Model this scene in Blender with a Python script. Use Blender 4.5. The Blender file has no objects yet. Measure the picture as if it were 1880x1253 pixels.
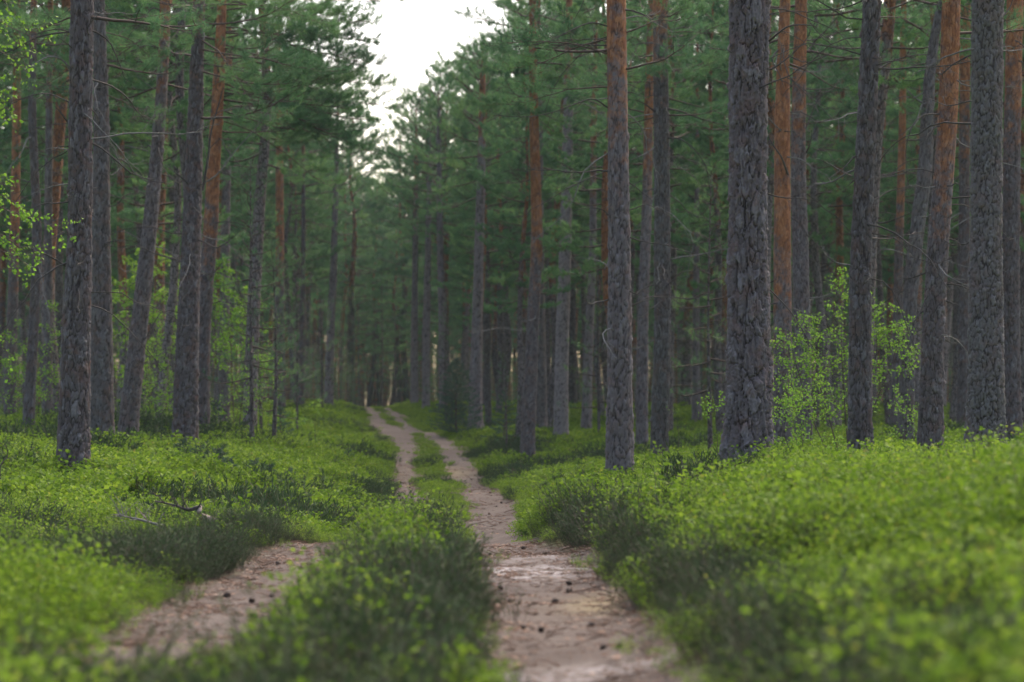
import bpy, math, random
import numpy as np
from mathutils import Vector

# ------------------------------------------------------------------ camera, world, sun
scene = bpy.context.scene
F = 4440.0            # focal length in photo pixels (85 mm on 36 mm, photo 1880 wide)
CZ = 1.6              # camera height above the world origin
HY = 745.0            # image row of the horizon
cam_d = bpy.data.cameras.new('camera')
cam = bpy.data.objects.new('camera', cam_d)
scene.collection.objects.link(cam)
cam.location = (0, 0, CZ)
cam.rotation_euler = (math.pi / 2, 0, 0)
cam_d.sensor_width = 36.0
cam_d.lens = 36.0 * F / 1880.0
cam_d.shift_y = (HY - 626.5) / 1880.0
cam_d.clip_start = 0.1
cam_d.clip_end = 2000.0
cam_d.dof.use_dof = True
cam_d.dof.focus_distance = 27.0
cam_d.dof.aperture_fstop = 2.2
scene.camera = cam

SUN_EL, SUN_AZ = math.radians(50), math.radians(24)
world = bpy.data.worlds.new('World'); scene.world = world
world.use_nodes = True
wn = world.node_tree
bg = wn.nodes['Background']
sky = wn.nodes.new('ShaderNodeTexSky')
sky.sky_type = 'NISHITA'; sky.sun_disc = False
sky.sun_elevation = SUN_EL; sky.sun_rotation = SUN_AZ
sky.air_density = 1.0; sky.dust_density = 4.0; sky.ozone_density = 1.0
hs = wn.nodes.new('ShaderNodeHueSaturation'); hs.inputs['Saturation'].default_value = 1.0
wn.links.new(sky.outputs[0], hs.inputs['Color']); tn = wn.nodes.new('ShaderNodeMix'); tn.data_type = 'RGBA'; tn.blend_type = 'MULTIPLY'; tn.inputs[0].default_value = 1.0
tn.inputs[7].default_value = (1.0, 0.93, 0.87, 1)
wn.links.new(hs.outputs[0], tn.inputs[6]); wn.links.new(tn.outputs[2], bg.inputs[0])
bg.inputs[1].default_value = 0.15
sl = bpy.data.lights.new('sun', 'SUN'); sl.energy = 1.5; sl.angle = math.radians(55); sl.color = (1.0, 0.93, 0.80)
sun = bpy.data.objects.new('sun', sl); scene.collection.objects.link(sun)
sv = Vector((math.sin(SUN_AZ) * math.cos(SUN_EL), math.cos(SUN_AZ) * math.cos(SUN_EL), math.sin(SUN_EL)))
sun.rotation_euler = sv.to_track_quat('Z', 'Y').to_euler()
sun.location = (0, 0, 40)
scene.view_settings.view_transform = 'Standard'
scene.view_settings.look = 'None'
scene.view_settings.exposure = 1.55
scene.view_settings.gamma = 1.0
scene.render.engine = 'CYCLES'
scene.cycles.max_bounces = 6
scene.cycles.diffuse_bounces = 4
scene.cycles.glossy_bounces = 1
scene.cycles.transmission_bounces = 3
scene.cycles.transparent_max_bounces = 4
scene.cycles.use_denoising = True
scene.cycles.caustics_reflective = False
scene.cycles.caustics_refractive = False

C = scene.collection
rng = np.random.default_rng(7)

# ------------------------------------------------------------------ noise helpers
def _h(ix, iy, iz, s=0):
    n = (ix.astype(np.int64) * 73856093) ^ (iy.astype(np.int64) * 19349663) ^ (iz.astype(np.int64) * 83492791) ^ (s * 2654435761)
    n &= 0xffffffff
    n = ((n ^ (n >> 15)) * 2246822519) & 0xffffffff
    n = ((n ^ (n >> 13)) * 3266489917) & 0xffffffff
    n ^= (n >> 16)
    return (n & 0xffffff) / float(0xffffff)

def vnoise(x, y, z=None, s=0):
    x = np.asarray(x, float); y = np.asarray(y, float)
    z = np.zeros_like(x) if z is None else np.asarray(z, float)
    fx, fy, fz = np.floor(x), np.floor(y), np.floor(z)
    tx, ty, tz = x - fx, y - fy, z - fz
    tx = tx * tx * (3 - 2 * tx); ty = ty * ty * (3 - 2 * ty); tz = tz * tz * (3 - 2 * tz)
    r = 0
    for a in (0, 1):
        for b in (0, 1):
            for c in (0, 1):
                w = (tx if a else 1 - tx) * (ty if b else 1 - ty) * (tz if c else 1 - tz)
                r = r + w * _h(fx + a, fy + b, fz + c, s)
    return r

def fbm(x, y, z=None, s=0, o=3):
    r, a, t = 0, 1.0, 0
    for i in range(o):
        k = 2.03 ** i
        r = r + a * vnoise(x * k, y * k, None if z is None else z * k, s + i); t += a; a *= 0.5
    return r / t

def worley(P, s=0):
    f = np.floor(P)
    F1 = np.full(len(P), 9.0); F2 = np.full(len(P), 9.0); cid = np.zeros(len(P))
    for a in (-1, 0, 1):
        for b in (-1, 0, 1):
            for c in (-1, 0, 1):
                g = f + (a, b, c)
                q = np.stack([_h(g[:, 0], g[:, 1], g[:, 2], s + k) for k in (1, 2, 3)], 1)
                d = np.sqrt(((g + q - P) ** 2).sum(1))
                nearer = d < F1
                F2 = np.where(nearer, F1, np.minimum(F2, d))
                cid = np.where(nearer, _h(g[:, 0], g[:, 1], g[:, 2], s + 9), cid)
                F1 = np.where(nearer, d, F1)
    return F1, F2, cid

def unit(v):
    return v / np.maximum(np.linalg.norm(v, axis=-1, keepdims=True), 1e-9)

# ------------------------------------------------------------------ mesh helpers
def merge(a, b, mat=1):
    c = MB()
    c.v = a.v + b.v; c.f = a.f + [f + a.n for f in b.f]; c.m = a.m + [np.full(len(m), mat) for m in b.m]; c.t = a.t + b.t; c.n = a.n + b.n
    return c

class MB:
    """collects vertices and faces, several materials, one float point attribute 'tint'"""
    def __init__(s):
        s.v, s.f, s.m, s.t, s.n = [], [], [], [], 0
    def add(s, V, Fc, mat=0, tint=0.5):
        V = np.asarray(V, float).reshape(-1, 3); Fc = np.asarray(Fc, int)
        s.v.append(V); s.f.append(Fc + s.n); s.m.append(np.full(len(Fc), mat))
        s.t.append(np.broadcast_to(np.asarray(tint, float), (len(V),)).copy())
        s.n += len(V)
    def tube(s, P, R, sides=5, mat=0, tint=0.5, cap=False):
        P = np.asarray(P, float); R = np.broadcast_to(np.asarray(R, float), (len(P),))
        T = unit(np.gradient(P, axis=0))
        ref = np.array([0.0, 0.0, 1.0]) if abs(T[:, 2]).mean() < 0.7 else np.array([1.0, 0.0, 0.0])
        A = unit(np.cross(T, ref)); B = np.cross(T, A)
        th = np.arange(sides) * 2 * math.pi / sides
        V = P[:, None] + (A[:, None] * np.cos(th)[None, :, None] + B[:, None] * np.sin(th)[None, :, None]) * R[:, None, None]
        n = len(P)
        i, j = np.meshgrid(np.arange(n - 1), np.arange(sides), indexing='ij')
        j2 = (j + 1) % sides
        Fc = np.stack([i * sides + j, i * sides + j2, (i + 1) * sides + j2, (i + 1) * sides + j], -1).reshape(-1, 4)
        s.add(V.reshape(-1, 3), Fc, mat, tint)
        if cap:
            k = (n - 1) * sides
            s.add(V.reshape(-1, 3)[k:k + sides], [[0, (q + 1), (q + 2), (q + 2)] for q in range(0)] or np.zeros((0, 4), int), mat, tint)
    def mesh(s, name, mats, smooth=True, extra=None):
        me = bpy.data.meshes.new(name)
        if s.n:
            V = np.concatenate(s.v)
            me.vertices.add(len(V)); me.vertices.foreach_set('co', V.ravel().astype(np.float32))
            nl = sum(f.size for f in s.f); npoly = sum(len(f) for f in s.f)
            me.loops.add(nl); me.polygons.add(npoly)
            me.loops.foreach_set('vertex_index', np.concatenate([f.ravel() for f in s.f if f.size]).astype(np.int32))
            sz = np.concatenate([np.full(len(f), f.shape[1]) for f in s.f if f.size])
            st = np.concatenate([[0], np.cumsum(sz)[:-1]])
            me.polygons.foreach_set('loop_start', st.astype(np.int32))
            me.polygons.foreach_set('material_index', np.concatenate([m for m, f in zip(s.m, s.f) if f.size]).astype(np.int32))
            if smooth:
                me.polygons.foreach_set('use_smooth', np.ones(npoly, bool))
            a = me.attributes.new('tint', 'FLOAT', 'POINT'); a.data.foreach_set('value', np.concatenate(s.t).astype(np.float32))
            for k, val in (extra or {}).items():
                a = me.attributes.new(k, 'FLOAT', 'POINT'); a.data.foreach_set('value', val.astype(np.float32))
        for m in mats: me.materials.append(m)
        me.update(calc_edges=True)
        return me

def link(name, me, parent=None, loc=None):
    o = bpy.data.objects.new(name, me); C.objects.link(o)
    if parent is not None: o.parent = parent
    if loc is not None: o.location = loc
    return o

def thing(name, label, cat, loc, group=None, rz=0.0):
    o = bpy.data.objects.new(name, None); C.objects.link(o)
    o.location = loc; o.rotation_euler = (0, 0, rz); o.empty_display_size = 0.3
    o['label'] = label; o['category'] = cat
    if group: o['group'] = group
    return o

def W(px, py, d):
    return np.array([(px - 940.0) / F * d, d, CZ + (HY - py) / F * d])

# ------------------------------------------------------------------ materials
def new_mat(name):
    m = bpy.data.materials.new(name); m.use_nodes = True
    nt = m.node_tree; nt.nodes.clear()
    out = nt.nodes.new('ShaderNodeOutputMaterial')
    return m, nt, out

def nd(nt, typ, **kw):
    n = nt.nodes.new(typ)
    for k, v in kw.items():
        if k.startswith('i_'):
            key = k[2:]
            n.inputs[int(key) if key.isdigit() else key.replace('_', ' ')].default_value = v
        else:
            setattr(n, k, v)
    return n

def ramp(nt, fac, stops, interp='LINEAR'):
    r = nt.nodes.new('ShaderNodeValToRGB'); r.color_ramp.interpolation = interp
    e = r.color_ramp.elements
    while len(e) < len(stops): e.new(0.5)
    for i, (p, c) in enumerate(stops):
        e[i].position = p; e[i].color = (c[0], c[1], c[2], 1) if not isinstance(c, (int, float)) else (c, c, c, 1)
    nt.links.new(fac, r.inputs[0])
    return r.outputs[0]

def mixc(nt, fac, a, b, blend='MIX'):
    n = nt.nodes.new('ShaderNodeMix'); n.data_type = 'RGBA'; n.blend_type = blend
    for s, v in ((n.inputs[0], fac), (n.inputs[6], a), (n.inputs[7], b)):
        if hasattr(v, 'is_linked'): nt.links.new(v, s)
        elif isinstance(v, (int, float)): s.default_value = v
        else: s.default_value = (*v, 1)
    return n.outputs[2]

def mth(nt, op, a, b=0.0, clamp=False):
    n = nt.nodes.new('ShaderNodeMath'); n.operation = op; n.use_clamp = clamp
    for s, v in ((n.inputs[0], a), (n.inputs[1], b)):
        if hasattr(v, 'is_linked'): nt.links.new(v, s)
        else: s.default_value = v
    return n.outputs[0]

def noise(nt, vec, scale, detail=3, rough=0.6):
    n = nd(nt, 'ShaderNodeTexNoise'); n.inputs['Scale'].default_value = scale
    n.inputs['Detail'].default_value = detail; n.inputs['Roughness'].default_value = rough
    if vec is not None: nt.links.new(vec, n.inputs['Vector'])
    return n.outputs[0]

def bark_mat(name, hero, cell=16.0):
    m, nt, out = new_mat(name)
    tc = nd(nt, 'ShaderNodeTexCoord'); oi = nd(nt, 'ShaderNodeObjectInfo')
    off = nt.nodes.new('ShaderNodeVectorMath'); off.operation = 'MULTIPLY_ADD'
    nt.links.new(tc.outputs['Object'], off.inputs[0]); off.inputs[1].default_value = (1, 1, 1)
    cmb = nd(nt, 'ShaderNodeCombineXYZ')
    r10 = mth(nt, 'MULTIPLY', oi.outputs['Random'], 37.0)
    nt.links.new(r10, cmb.inputs[0]); nt.links.new(r10, cmb.inputs[1])
    nt.links.new(cmb.outputs[0], off.inputs[2])
    P = off.outputs[0]
    mp = nd(nt, 'ShaderNodeMapping'); mp.inputs['Scale'].default_value = (1, 1, 0.33)
    nt.links.new(P, mp.inputs[0])
    mp2 = nd(nt, 'ShaderNodeMapping'); mp2.inputs['Scale'].default_value = (1, 1, 0.2)
    nt.links.new(P, mp2.inputs[0])
    fine = noise(nt, mp2.outputs[0], 70, 4, 0.7)
    med = noise(nt, mp.outputs[0], 22, 3, 0.6)
    big = noise(nt, P, 1.6, 2, 0.5)
    if hero:
        fis = nd(nt, 'ShaderNodeAttribute', attribute_name='fis').outputs['Fac']
        cellr = nd(nt, 'ShaderNodeAttribute', attribute_name='cell').outputs['Fac']
    else:
        nz = nt.nodes.new('ShaderNodeTexNoise'); nz.inputs['Scale'].default_value = 9; nz.inputs['Detail'].default_value = 2
        nt.links.new(mp.outputs[0], nz.inputs['Vector'])
        ad = nt.nodes.new('ShaderNodeVectorMath'); ad.operation = 'MULTIPLY_ADD'; ad.inputs[1].default_value = (.08, .08, .08)
        nt.links.new(nz.outputs['Color'], ad.inputs[0]); nt.links.new(mp.outputs[0], ad.inputs[2])
        vo = nd(nt, 'ShaderNodeTexVoronoi', feature='DISTANCE_TO_EDGE'); vo.inputs['Scale'].default_value = cell
        nt.links.new(ad.outputs[0], vo.inputs['Vector'])
        v1 = nd(nt, 'ShaderNodeTexVoronoi', feature='F1'); v1.inputs['Scale'].default_value = cell
        nt.links.new(ad.outputs[0], v1.inputs['Vector'])
        fis = mth(nt, 'MULTIPLY', vo.outputs['Distance'], 4.5, clamp=True)
        sepc = nd(nt, 'ShaderNodeSeparateColor'); nt.links.new(v1.outputs['Color'], sepc.inputs[0])
        cellr = sepc.outputs[0]
    plate = ramp(nt, cellr, [(0.0, (.062, .042, .036)), (0.3, (.085, .064, .060)), (0.6, (.105, .088, .086)), (0.85, (.16, .145, .145)), (1.0, (.20, .185, .19))])
    if not hero: plate = ramp(nt, cellr, [(0.0, (.15, .115, .106)), (0.5, (.20, .162, .155)), (1.0, (.25, .215, .21))])  # distant bark coloured lighter, standing in for light lacking deep in the stand
    plate = mixc(nt, mth(nt, 'MULTIPLY', fine, 0.7), plate, (.135, .118, .12))
    plate = mixc(nt, ramp(nt, med, [(0.35, 0.0), (0.7, 0.7)]), plate, (.062, .048, .048))
    plate = mixc(nt, ramp(nt, noise(nt, P, 6.0, 3, 0.6), [(0.5, 0.0), (0.68, .65)]), plate, (.125, .064, .046))
    tone = nd(nt, 'ShaderNodeAttribute', attribute_type='OBJECT', attribute_name='mossy').outputs['Fac']
    plate = mixc(nt, mth(nt, 'MULTIPLY', tone, ramp(nt, big, [(0.3, 0.2), (0.6, 1.0)])), plate, (.072, .085, .062))
    plate = mixc(nt, mth(nt, 'MULTIPLY', nd(nt, 'ShaderNodeAttribute', attribute_type='OBJECT', attribute_name='pale').outputs['Fac'], .7), plate, (.30, .25, .255))
    crack = mixc(nt, fine, (.016, .012, .011), (.05, .036, .032))
    grey = mixc(nt, ramp(nt, fis, [(0.05, 0.0), (0.5, 1.0)]), crack, plate)
    oplate = ramp(nt, cellr, [(0.0, (.19, .072, .030)), (0.5, (.31, .125, .05)), (1.0, (.41, .19, .09))])
    oplate = mixc(nt, ramp(nt, fine, [(0.35, 0.0), (0.75, 0.8)]), oplate, (.12, .05, .028))
    ocr = mixc(nt, ramp(nt, fis, [(0.0, 0.0), (0.35, 1.0)]), (.06, .026, .015), oplate)
    sep = nd(nt, 'ShaderNodeSeparateXYZ'); nt.links.new(tc.outputs['Object'], sep.inputs[0])
    ofrom = nd(nt, 'ShaderNodeAttribute', attribute_type='OBJECT', attribute_name='orange_from').outputs['Fac']
    hgt = mth(nt, 'SUBTRACT', sep.outputs[2], ofrom)
    patch = mth(nt, 'MULTIPLY', mth(nt, 'SUBTRACT', noise(nt, P, 4.5, 4, 0.7), 0.5), 4.5)
    of = mth(nt, 'ADD', mth(nt, 'MINIMUM', mth(nt, 'SUBTRACT', mth(nt, 'MULTIPLY', hgt, 0.55), .2), 1.1), patch, clamp=True)
    col = mixc(nt, of, grey, ocr)
    bs = nd(nt, 'ShaderNodeBsdfPrincipled'); nt.links.new(col, bs.inputs['Base Color'])
    bs.inputs['Roughness'].default_value = 0.9
    bs.inputs['Specular IOR Level'].default_value = 0.25
    bp = nd(nt, 'ShaderNodeBump'); bp.inputs['Distance'].default_value = 0.012 if hero else 0.02; bp.inputs['Strength'].default_value = 0.8
    h = mth(nt, 'ADD', mth(nt, 'MULTIPLY', fine, 0.5), mth(nt, 'MULTIPLY', fis, 0.25 if hero else 1.2))
    h = mth(nt, 'ADD', h, mth(nt, 'MULTIPLY', med, 0.4))
    nt.links.new(h, bp.inputs['Height']); nt.links.new(bp.outputs[0], bs.inputs['Normal'])
    nt.links.new(bs.outputs[0], out.inputs[0])
    return m

def leaf_mat(name, stops, trans=0.3, rough=0.55, obj_var=0.35, pos_scale=None, pos_col=None, spec=0.3):
    """colour from the per-leaf tint; varied per plant and with a ground-scale patchiness"""
    m, nt, out = new_mat(name)
    t = nd(nt, 'ShaderNodeAttribute', attribute_name='tint').outputs['Fac']
    oi = nd(nt, 'ShaderNodeObjectInfo')
    f = mth(nt, 'ADD', mth(nt, 'MULTIPLY', t, 1 - obj_var), mth(nt, 'MULTIPLY', oi.outputs['Random'], obj_var))
    col = ramp(nt, f, stops)
    if pos_col:
        geo = nd(nt, 'ShaderNodeNewGeometry')
        col = mixc(nt, ramp(nt, noise(nt, geo.outputs['Position'], pos_scale, 3, 0.6), [(0.42, 0.0), (0.62, 1.0)]), col, pos_col, 'MULTIPLY')
    bs = nd(nt, 'ShaderNodeBsdfPrincipled'); nt.links.new(col, bs.inputs['Base Color'])
    bs.inputs['Roughness'].default_value = rough; bs.inputs['Specular IOR Level'].default_value = spec
    tr = nd(nt, 'ShaderNodeBsdfTranslucent'); nt.links.new(col, tr.inputs[0])
    mx = nd(nt, 'ShaderNodeMixShader'); mx.inputs[0].default_value = trans
    nt.links.new(bs.outputs[0], mx.inputs[1]); nt.links.new(tr.outputs[0], mx.inputs[2])
    nt.links.new(mx.outputs[0], out.inputs[0])
    return m

def simple_mat(name, c1, c2, scale=30, rough=0.9, bump=0.0):
    m, nt, out = new_mat(name)
    tc = nd(nt, 'ShaderNodeTexCoord')
    n = noise(nt, tc.outputs['Object'], scale, 4, 0.65)
    col = mixc(nt, ramp(nt, n, [(0.3, 0.0), (0.7, 1.0)]), c1, c2)
    bs = nd(nt, 'ShaderNodeBsdfPrincipled'); nt.links.new(col, bs.inputs['Base Color']); bs.inputs['Roughness'].default_value = rough
    if bump:
        bp = nd(nt, 'ShaderNodeBump'); bp.inputs['Distance'].default_value = bump
        nt.links.new(n, bp.inputs['Height']); nt.links.new(bp.outputs[0], bs.inputs['Normal'])
    nt.links.new(bs.outputs[0], out.inputs[0])
    return m

M_bark = bark_mat('pine_bark', True)
M_barkf = bark_mat('pine_bark_distant_lightened', False, 15.0)
M_needle = leaf_mat('pine_needles', [(0.0, (.036, .090, .044)), (0.5, (.085, .19, .078)), (1.0, (.19, .32, .10))], 0.45, 0.6, 0.3, spec=.15)
M_needle_y = leaf_mat('seedling_needles', [(0.0, (.02, .05, .03)), (1.0, (.05, .11, .06))], 0.2, 0.5, 0.3)
M_birch = leaf_mat('birch_leaves', [(0.0, (.095, .21, .022)), (0.5, (.18, .34, .035)), (1.0, (.27, .42, .055))], 0.45, 0.6, 0.25, spec=.15)
M_bil = leaf_mat('bilberry_leaves', [(0.0, (.072, .132, .016)), (0.45, (.15, .245, .024)), (0.85, (.225, .32, .036)), (1.0, (.24, .22, .05))], 0.45, 0.65, 0.3,
                 0.7, (.72, .78, .62), spec=.12)
M_heath = leaf_mat('heather_sprigs', [(0.0, (.032, .052, .017)), (0.5, (.046, .078, .023)), (0.75, (.066, .105, .03)), (1.0, (.10, .065, .045))], 0.1, 0.8, 0.4)
M_stem = simple_mat('green_stem', (.05, .08, .02), (.09, .07, .04), 40)
M_twig = simple_mat('twig_bark', (.05, .035, .03), (.10, .07, .055), 60)
M_limb = simple_mat('limb_bark', (.035, .025, .021), (.085, .05, .036), 25, 0.9, 0.004)
M_dead = simple_mat('dead_branch', (.075, .065, .06), (.20, .19, .18), 30, 0.95, 0.003)
M_deadd = simple_mat('dead_branch_dark', (.03, .024, .021), (.075, .062, .054), 30, 0.95, 0.003)
M_cone = simple_mat('cone_scales', (.02, .013, .010), (.07, .042, .028), 120, 0.8)
M_drift = simple_mat('weathered_wood', (.16, .10, .08), (.36, .29, .26), 35, 0.9, 0.006)

# ------------------------------------------------------------------ terrain
# ground heights read along the track: (photo column, photo row, distance)
CP = [(900, 1253, 10), (900, 1150, 12.6), (900, 1060, 16.3), (880, 1010, 19.3), (850, 991, 21.5),
      (840, 987, 34.5), (835, 945, 42), (800, 889, 54), (795, 849, 63), (780, 820, 70), (740, 795, 78), (715, 775, 86), (700, 757, 95), (700, 751, 104), (690, 752, 114),
      (620, 768, 78), (540, 765, 90), (620, 757, 98), (600, 750, 104), (760, 750, 104), (800, 760, 96),
      (1138, 905, 36), (1210, 893, 45), (1300, 862, 50), (968, 855, 60), (1030, 812, 72), (995, 808, 78), (873, 794, 75), (1076, 803, 80), (1178, 845, 58), (1280, 787, 85),
      (1372, 895, 24), (1437, 850, 42), (1475, 850, 44), (1579, 880, 33), (1668, 845, 44), (1707, 885, 34), (1808, 900, 29), (1860, 845, 45), (1765, 810, 55),
      (133, 895, 32), (187, 836, 44), (232, 843, 46), (337, 838, 44), (365, 808, 52), (463, 838, 50), (502, 826, 52), (52, 812, 50), (85, 795, 60), (18, 785, 68), (515, 765, 90),
      (412, 790, 75), (553, 762, 95),
      (600, 930, 38), (450, 900, 37), (620, 870, 50), (430, 995, 26), (250, 955, 28), (560, 975, 29), (100, 950, 26), (650, 850, 56),
      (1000, 930, 40), (980, 975, 31), (1050, 900, 42), (900, 900, 48)]
cp = [W(*c) for c in CP]
for x, d, z in [(-.2, 26, -1.72), (-.5, 30, -1.86), (-2.4, 23, -1.33), (-1.6, 21, -1.17), (-1.6, 26, -1.5), (-1.5, 16, -1.16), (-1.6, 10, -1.14), (-2, 7, -1.1), (-3.2, 13, -1.1),
                (-3.4, 18, -1.22), (-4.5, 21, -1.32), (0, 4, -1.12), (.5, 6, -1.12), (1.1, 8, -1.08), (1.05, 13, -1.05), (1.9, 6, -.82), (2.1, 9, -.80), (2.6, 13, -.66), (4, 16, -.62), (3.4, 19, -.72), (1.35, 17, -1.02),
                (2.2, 17, -.80), (1.0, 21, -1.12), (1.2, 25, -1.25), (4.5, 23, -.80), (-.4, 12, -1.12), (-.6, 17, -1.13), (-.75, 20, -1.13),
                (-14, 60, -.6), (16, 60, -.9), (-22, 100, -.5), (20, 100, -.3), (-30, 140, -.7), (0, 140, -.8), (-9, 150, -.8), (34, 140, -.6), (-12, 30, -1.0), (12, 30, -.7),
                (-50, 220, -1), (0, 220, -1), (50, 220, -1), (-6, 0, -1.1), (6, 0, -.6), (-8, 12, -1.1), (8, 12, -.5)]:
    cp.append(np.array([x, d, CZ + z]))
cp = np.array(cp)
def uv(x, y):
    d = np.clip(y, 0, 240)
    return np.stack([np.clip(11 * x / (d + 6), -5, 5), 8 * np.log(d + 6)], -1)
_u = uv(cp[:, 0], cp[:, 1])
def tps(r): return np.where(r > 1e-9, r * r * np.log(np.maximum(r, 1e-9)), 0)
_r = np.linalg.norm(_u[:, None] - _u[None], axis=-1)
_n = len(_u)
_A = np.zeros((_n + 3, _n + 3)); _A[:_n, :_n] = tps(_r) + np.eye(_n) * 0.03
_A[:_n, _n] = 1; _A[:_n, _n + 1:] = _u; _A[_n, :_n] = 1; _A[_n + 1:, :_n] = _u.T
_w = np.linalg.solve(_A, np.concatenate([cp[:, 2], np.zeros(3)]))
def ground(x, y, rough=True):
    x = np.atleast_1d(np.asarray(x, float)); y = np.atleast_1d(np.asarray(y, float))
    out = np.zeros(x.shape).ravel(); xf, yf = x.ravel(), y.ravel()
    for k in range(0, len(xf), 20000):
        q = uv(xf[k:k + 20000], yf[k:k + 20000])
        r = np.linalg.norm(q[:, None] - _u[None], axis=-1)
        out[k:k + 20000] = tps(r) @ _w[:_n] + _w[_n] + q @ _w[_n + 1:]
    if rough:
        out = out + (fbm(xf * 0.8, yf * 0.8, s=3) - 0.5) * 0.10 + (fbm(xf * 4, yf * 4, s=5) - 0.5) * 0.035
    return out.reshape(x.shape)

# the two wheel tracks: (x, distance, width)
TR = np.array([(.40, 4, .85), (.32, 8, .82), (.29, 10, .80), (.25, 12.6, .82), (.17, 16.3, .90), (.065, 19.3, .80), (-.165, 21, .74), (-.25, 28, .76), (-.27, 34.5, .92), (-.29, 42, .98), (-.96, 54, .80),
               (-1.42, 63, .74), (-1.89, 70, .42), (-3.09, 77, .55), (-3.76, 84, .45), (-4.45, 92, .45), (-5.4, 104, .4), (-6.6, 118, .4), (-8, 140, .4)])
TL = np.array([(-3.4, 4, .3), (-2.9, 7.6, .3), (-2.0, 9.0, .5), (-1.68, 10, 1.0), (-1.55, 12.6, .92), (-1.6, 16.3, .78), (-1.58, 19.3, .72), (-1.6, 21, .55), (-1.45, 28, .5), (-1.42, 34.5, .62), (-1.82, 42, .66), (-2.45, 54, .66),
               (-2.77, 63, .55), (-3.07, 70, .55), (-4.0, 78, 1.3), (-4.5, 82, .9), (-5.07, 90, .45), (-6.2, 104, .4), (-7.8, 130, .4)])
# bank of bare sand left of the track and a crossing patch
EX = np.array([(-4.1, 57, .5), (-3.6, 55, .55), (-3.0, 54, .5)])
EY = np.array([(-3.9, 77, .9), (-3.3, 76.5, .8), (-2.9, 76, .8)])
def seg_dist(x, y, T):
    """signed distance to the edge of a strip (negative inside)"""
    best = np.full(x.shape, 99.0)
    for (ax, ay, aw), (bx, by, bw) in zip(T[:-1], T[1:]):
        dx, dy = bx - ax, by - ay
        t = np.clip(((x - ax) * dx + (y - ay) * dy) / (dx * dx + dy * dy), 0, 1)
        e = np.hypot(x - ax - t * dx, y - ay - t * dy) - 0.5 * (aw + (bw - aw) * t)
        best = np.minimum(best, e)
    return best
def path_sd(x, y):
    s = np.minimum.reduce([seg_dist(x, y, T) for T in (TR, TL, EX, EY)])
    return s + (fbm(x * 2.2, y * 1.4, s=11) - 0.5) * 0.34
def grow_axis(a0, step, lo, hi, g):
    a = [a0]
    st = step
    while a[-1] < hi:
        st = step * (1 + g * max(0, a[-1] - a0)); a.append(a[-1] + st)
    b = [a0]
    while b[-1] > lo:
        st = step * (1 + g * max(0, a0 - b[-1])); b.append(b[-1] - st)
    return np.array(b[::-1][:-1] + a)
gx = np.concatenate([grow_axis(-6.5, .1, -160, -6.5, .35)[:-1], np.arange(-6.5, 2.6, .085), grow_axis(2.6, .1, 2.6, 160, .35)[1:]])
gx = np.unique(np.round(gx, 4))
gy = [-30.0, -15, -6, -1]
while gy[-1] < 330: gy.append(gy[-1] + max(.1, .0075 * gy[-1]) * (1 if gy[-1] < 125 else 6))
gy = np.array(gy)
GX, GY = np.meshgrid(gx, gy)
sd = path_sd(GX, GY)
GZ = ground(GX, GY) - 0.05 * np.clip(1 - (sd + .05) / .25, 0, 1) * (GY < 60)
nx, ny = len(gx), len(gy)
i, j = np.meshgrid(np.arange(ny - 1), np.arange(nx - 1), indexing='ij')
quads = np.stack([i * nx + j, i * nx + j + 1, (i + 1) * nx + j + 1, (i + 1) * nx + j], -1).reshape(-1, 4)
V = np.stack([GX, GY, GZ], -1).reshape(-1, 3)
csd = sd.reshape(-1)[quads].mean(1)

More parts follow.
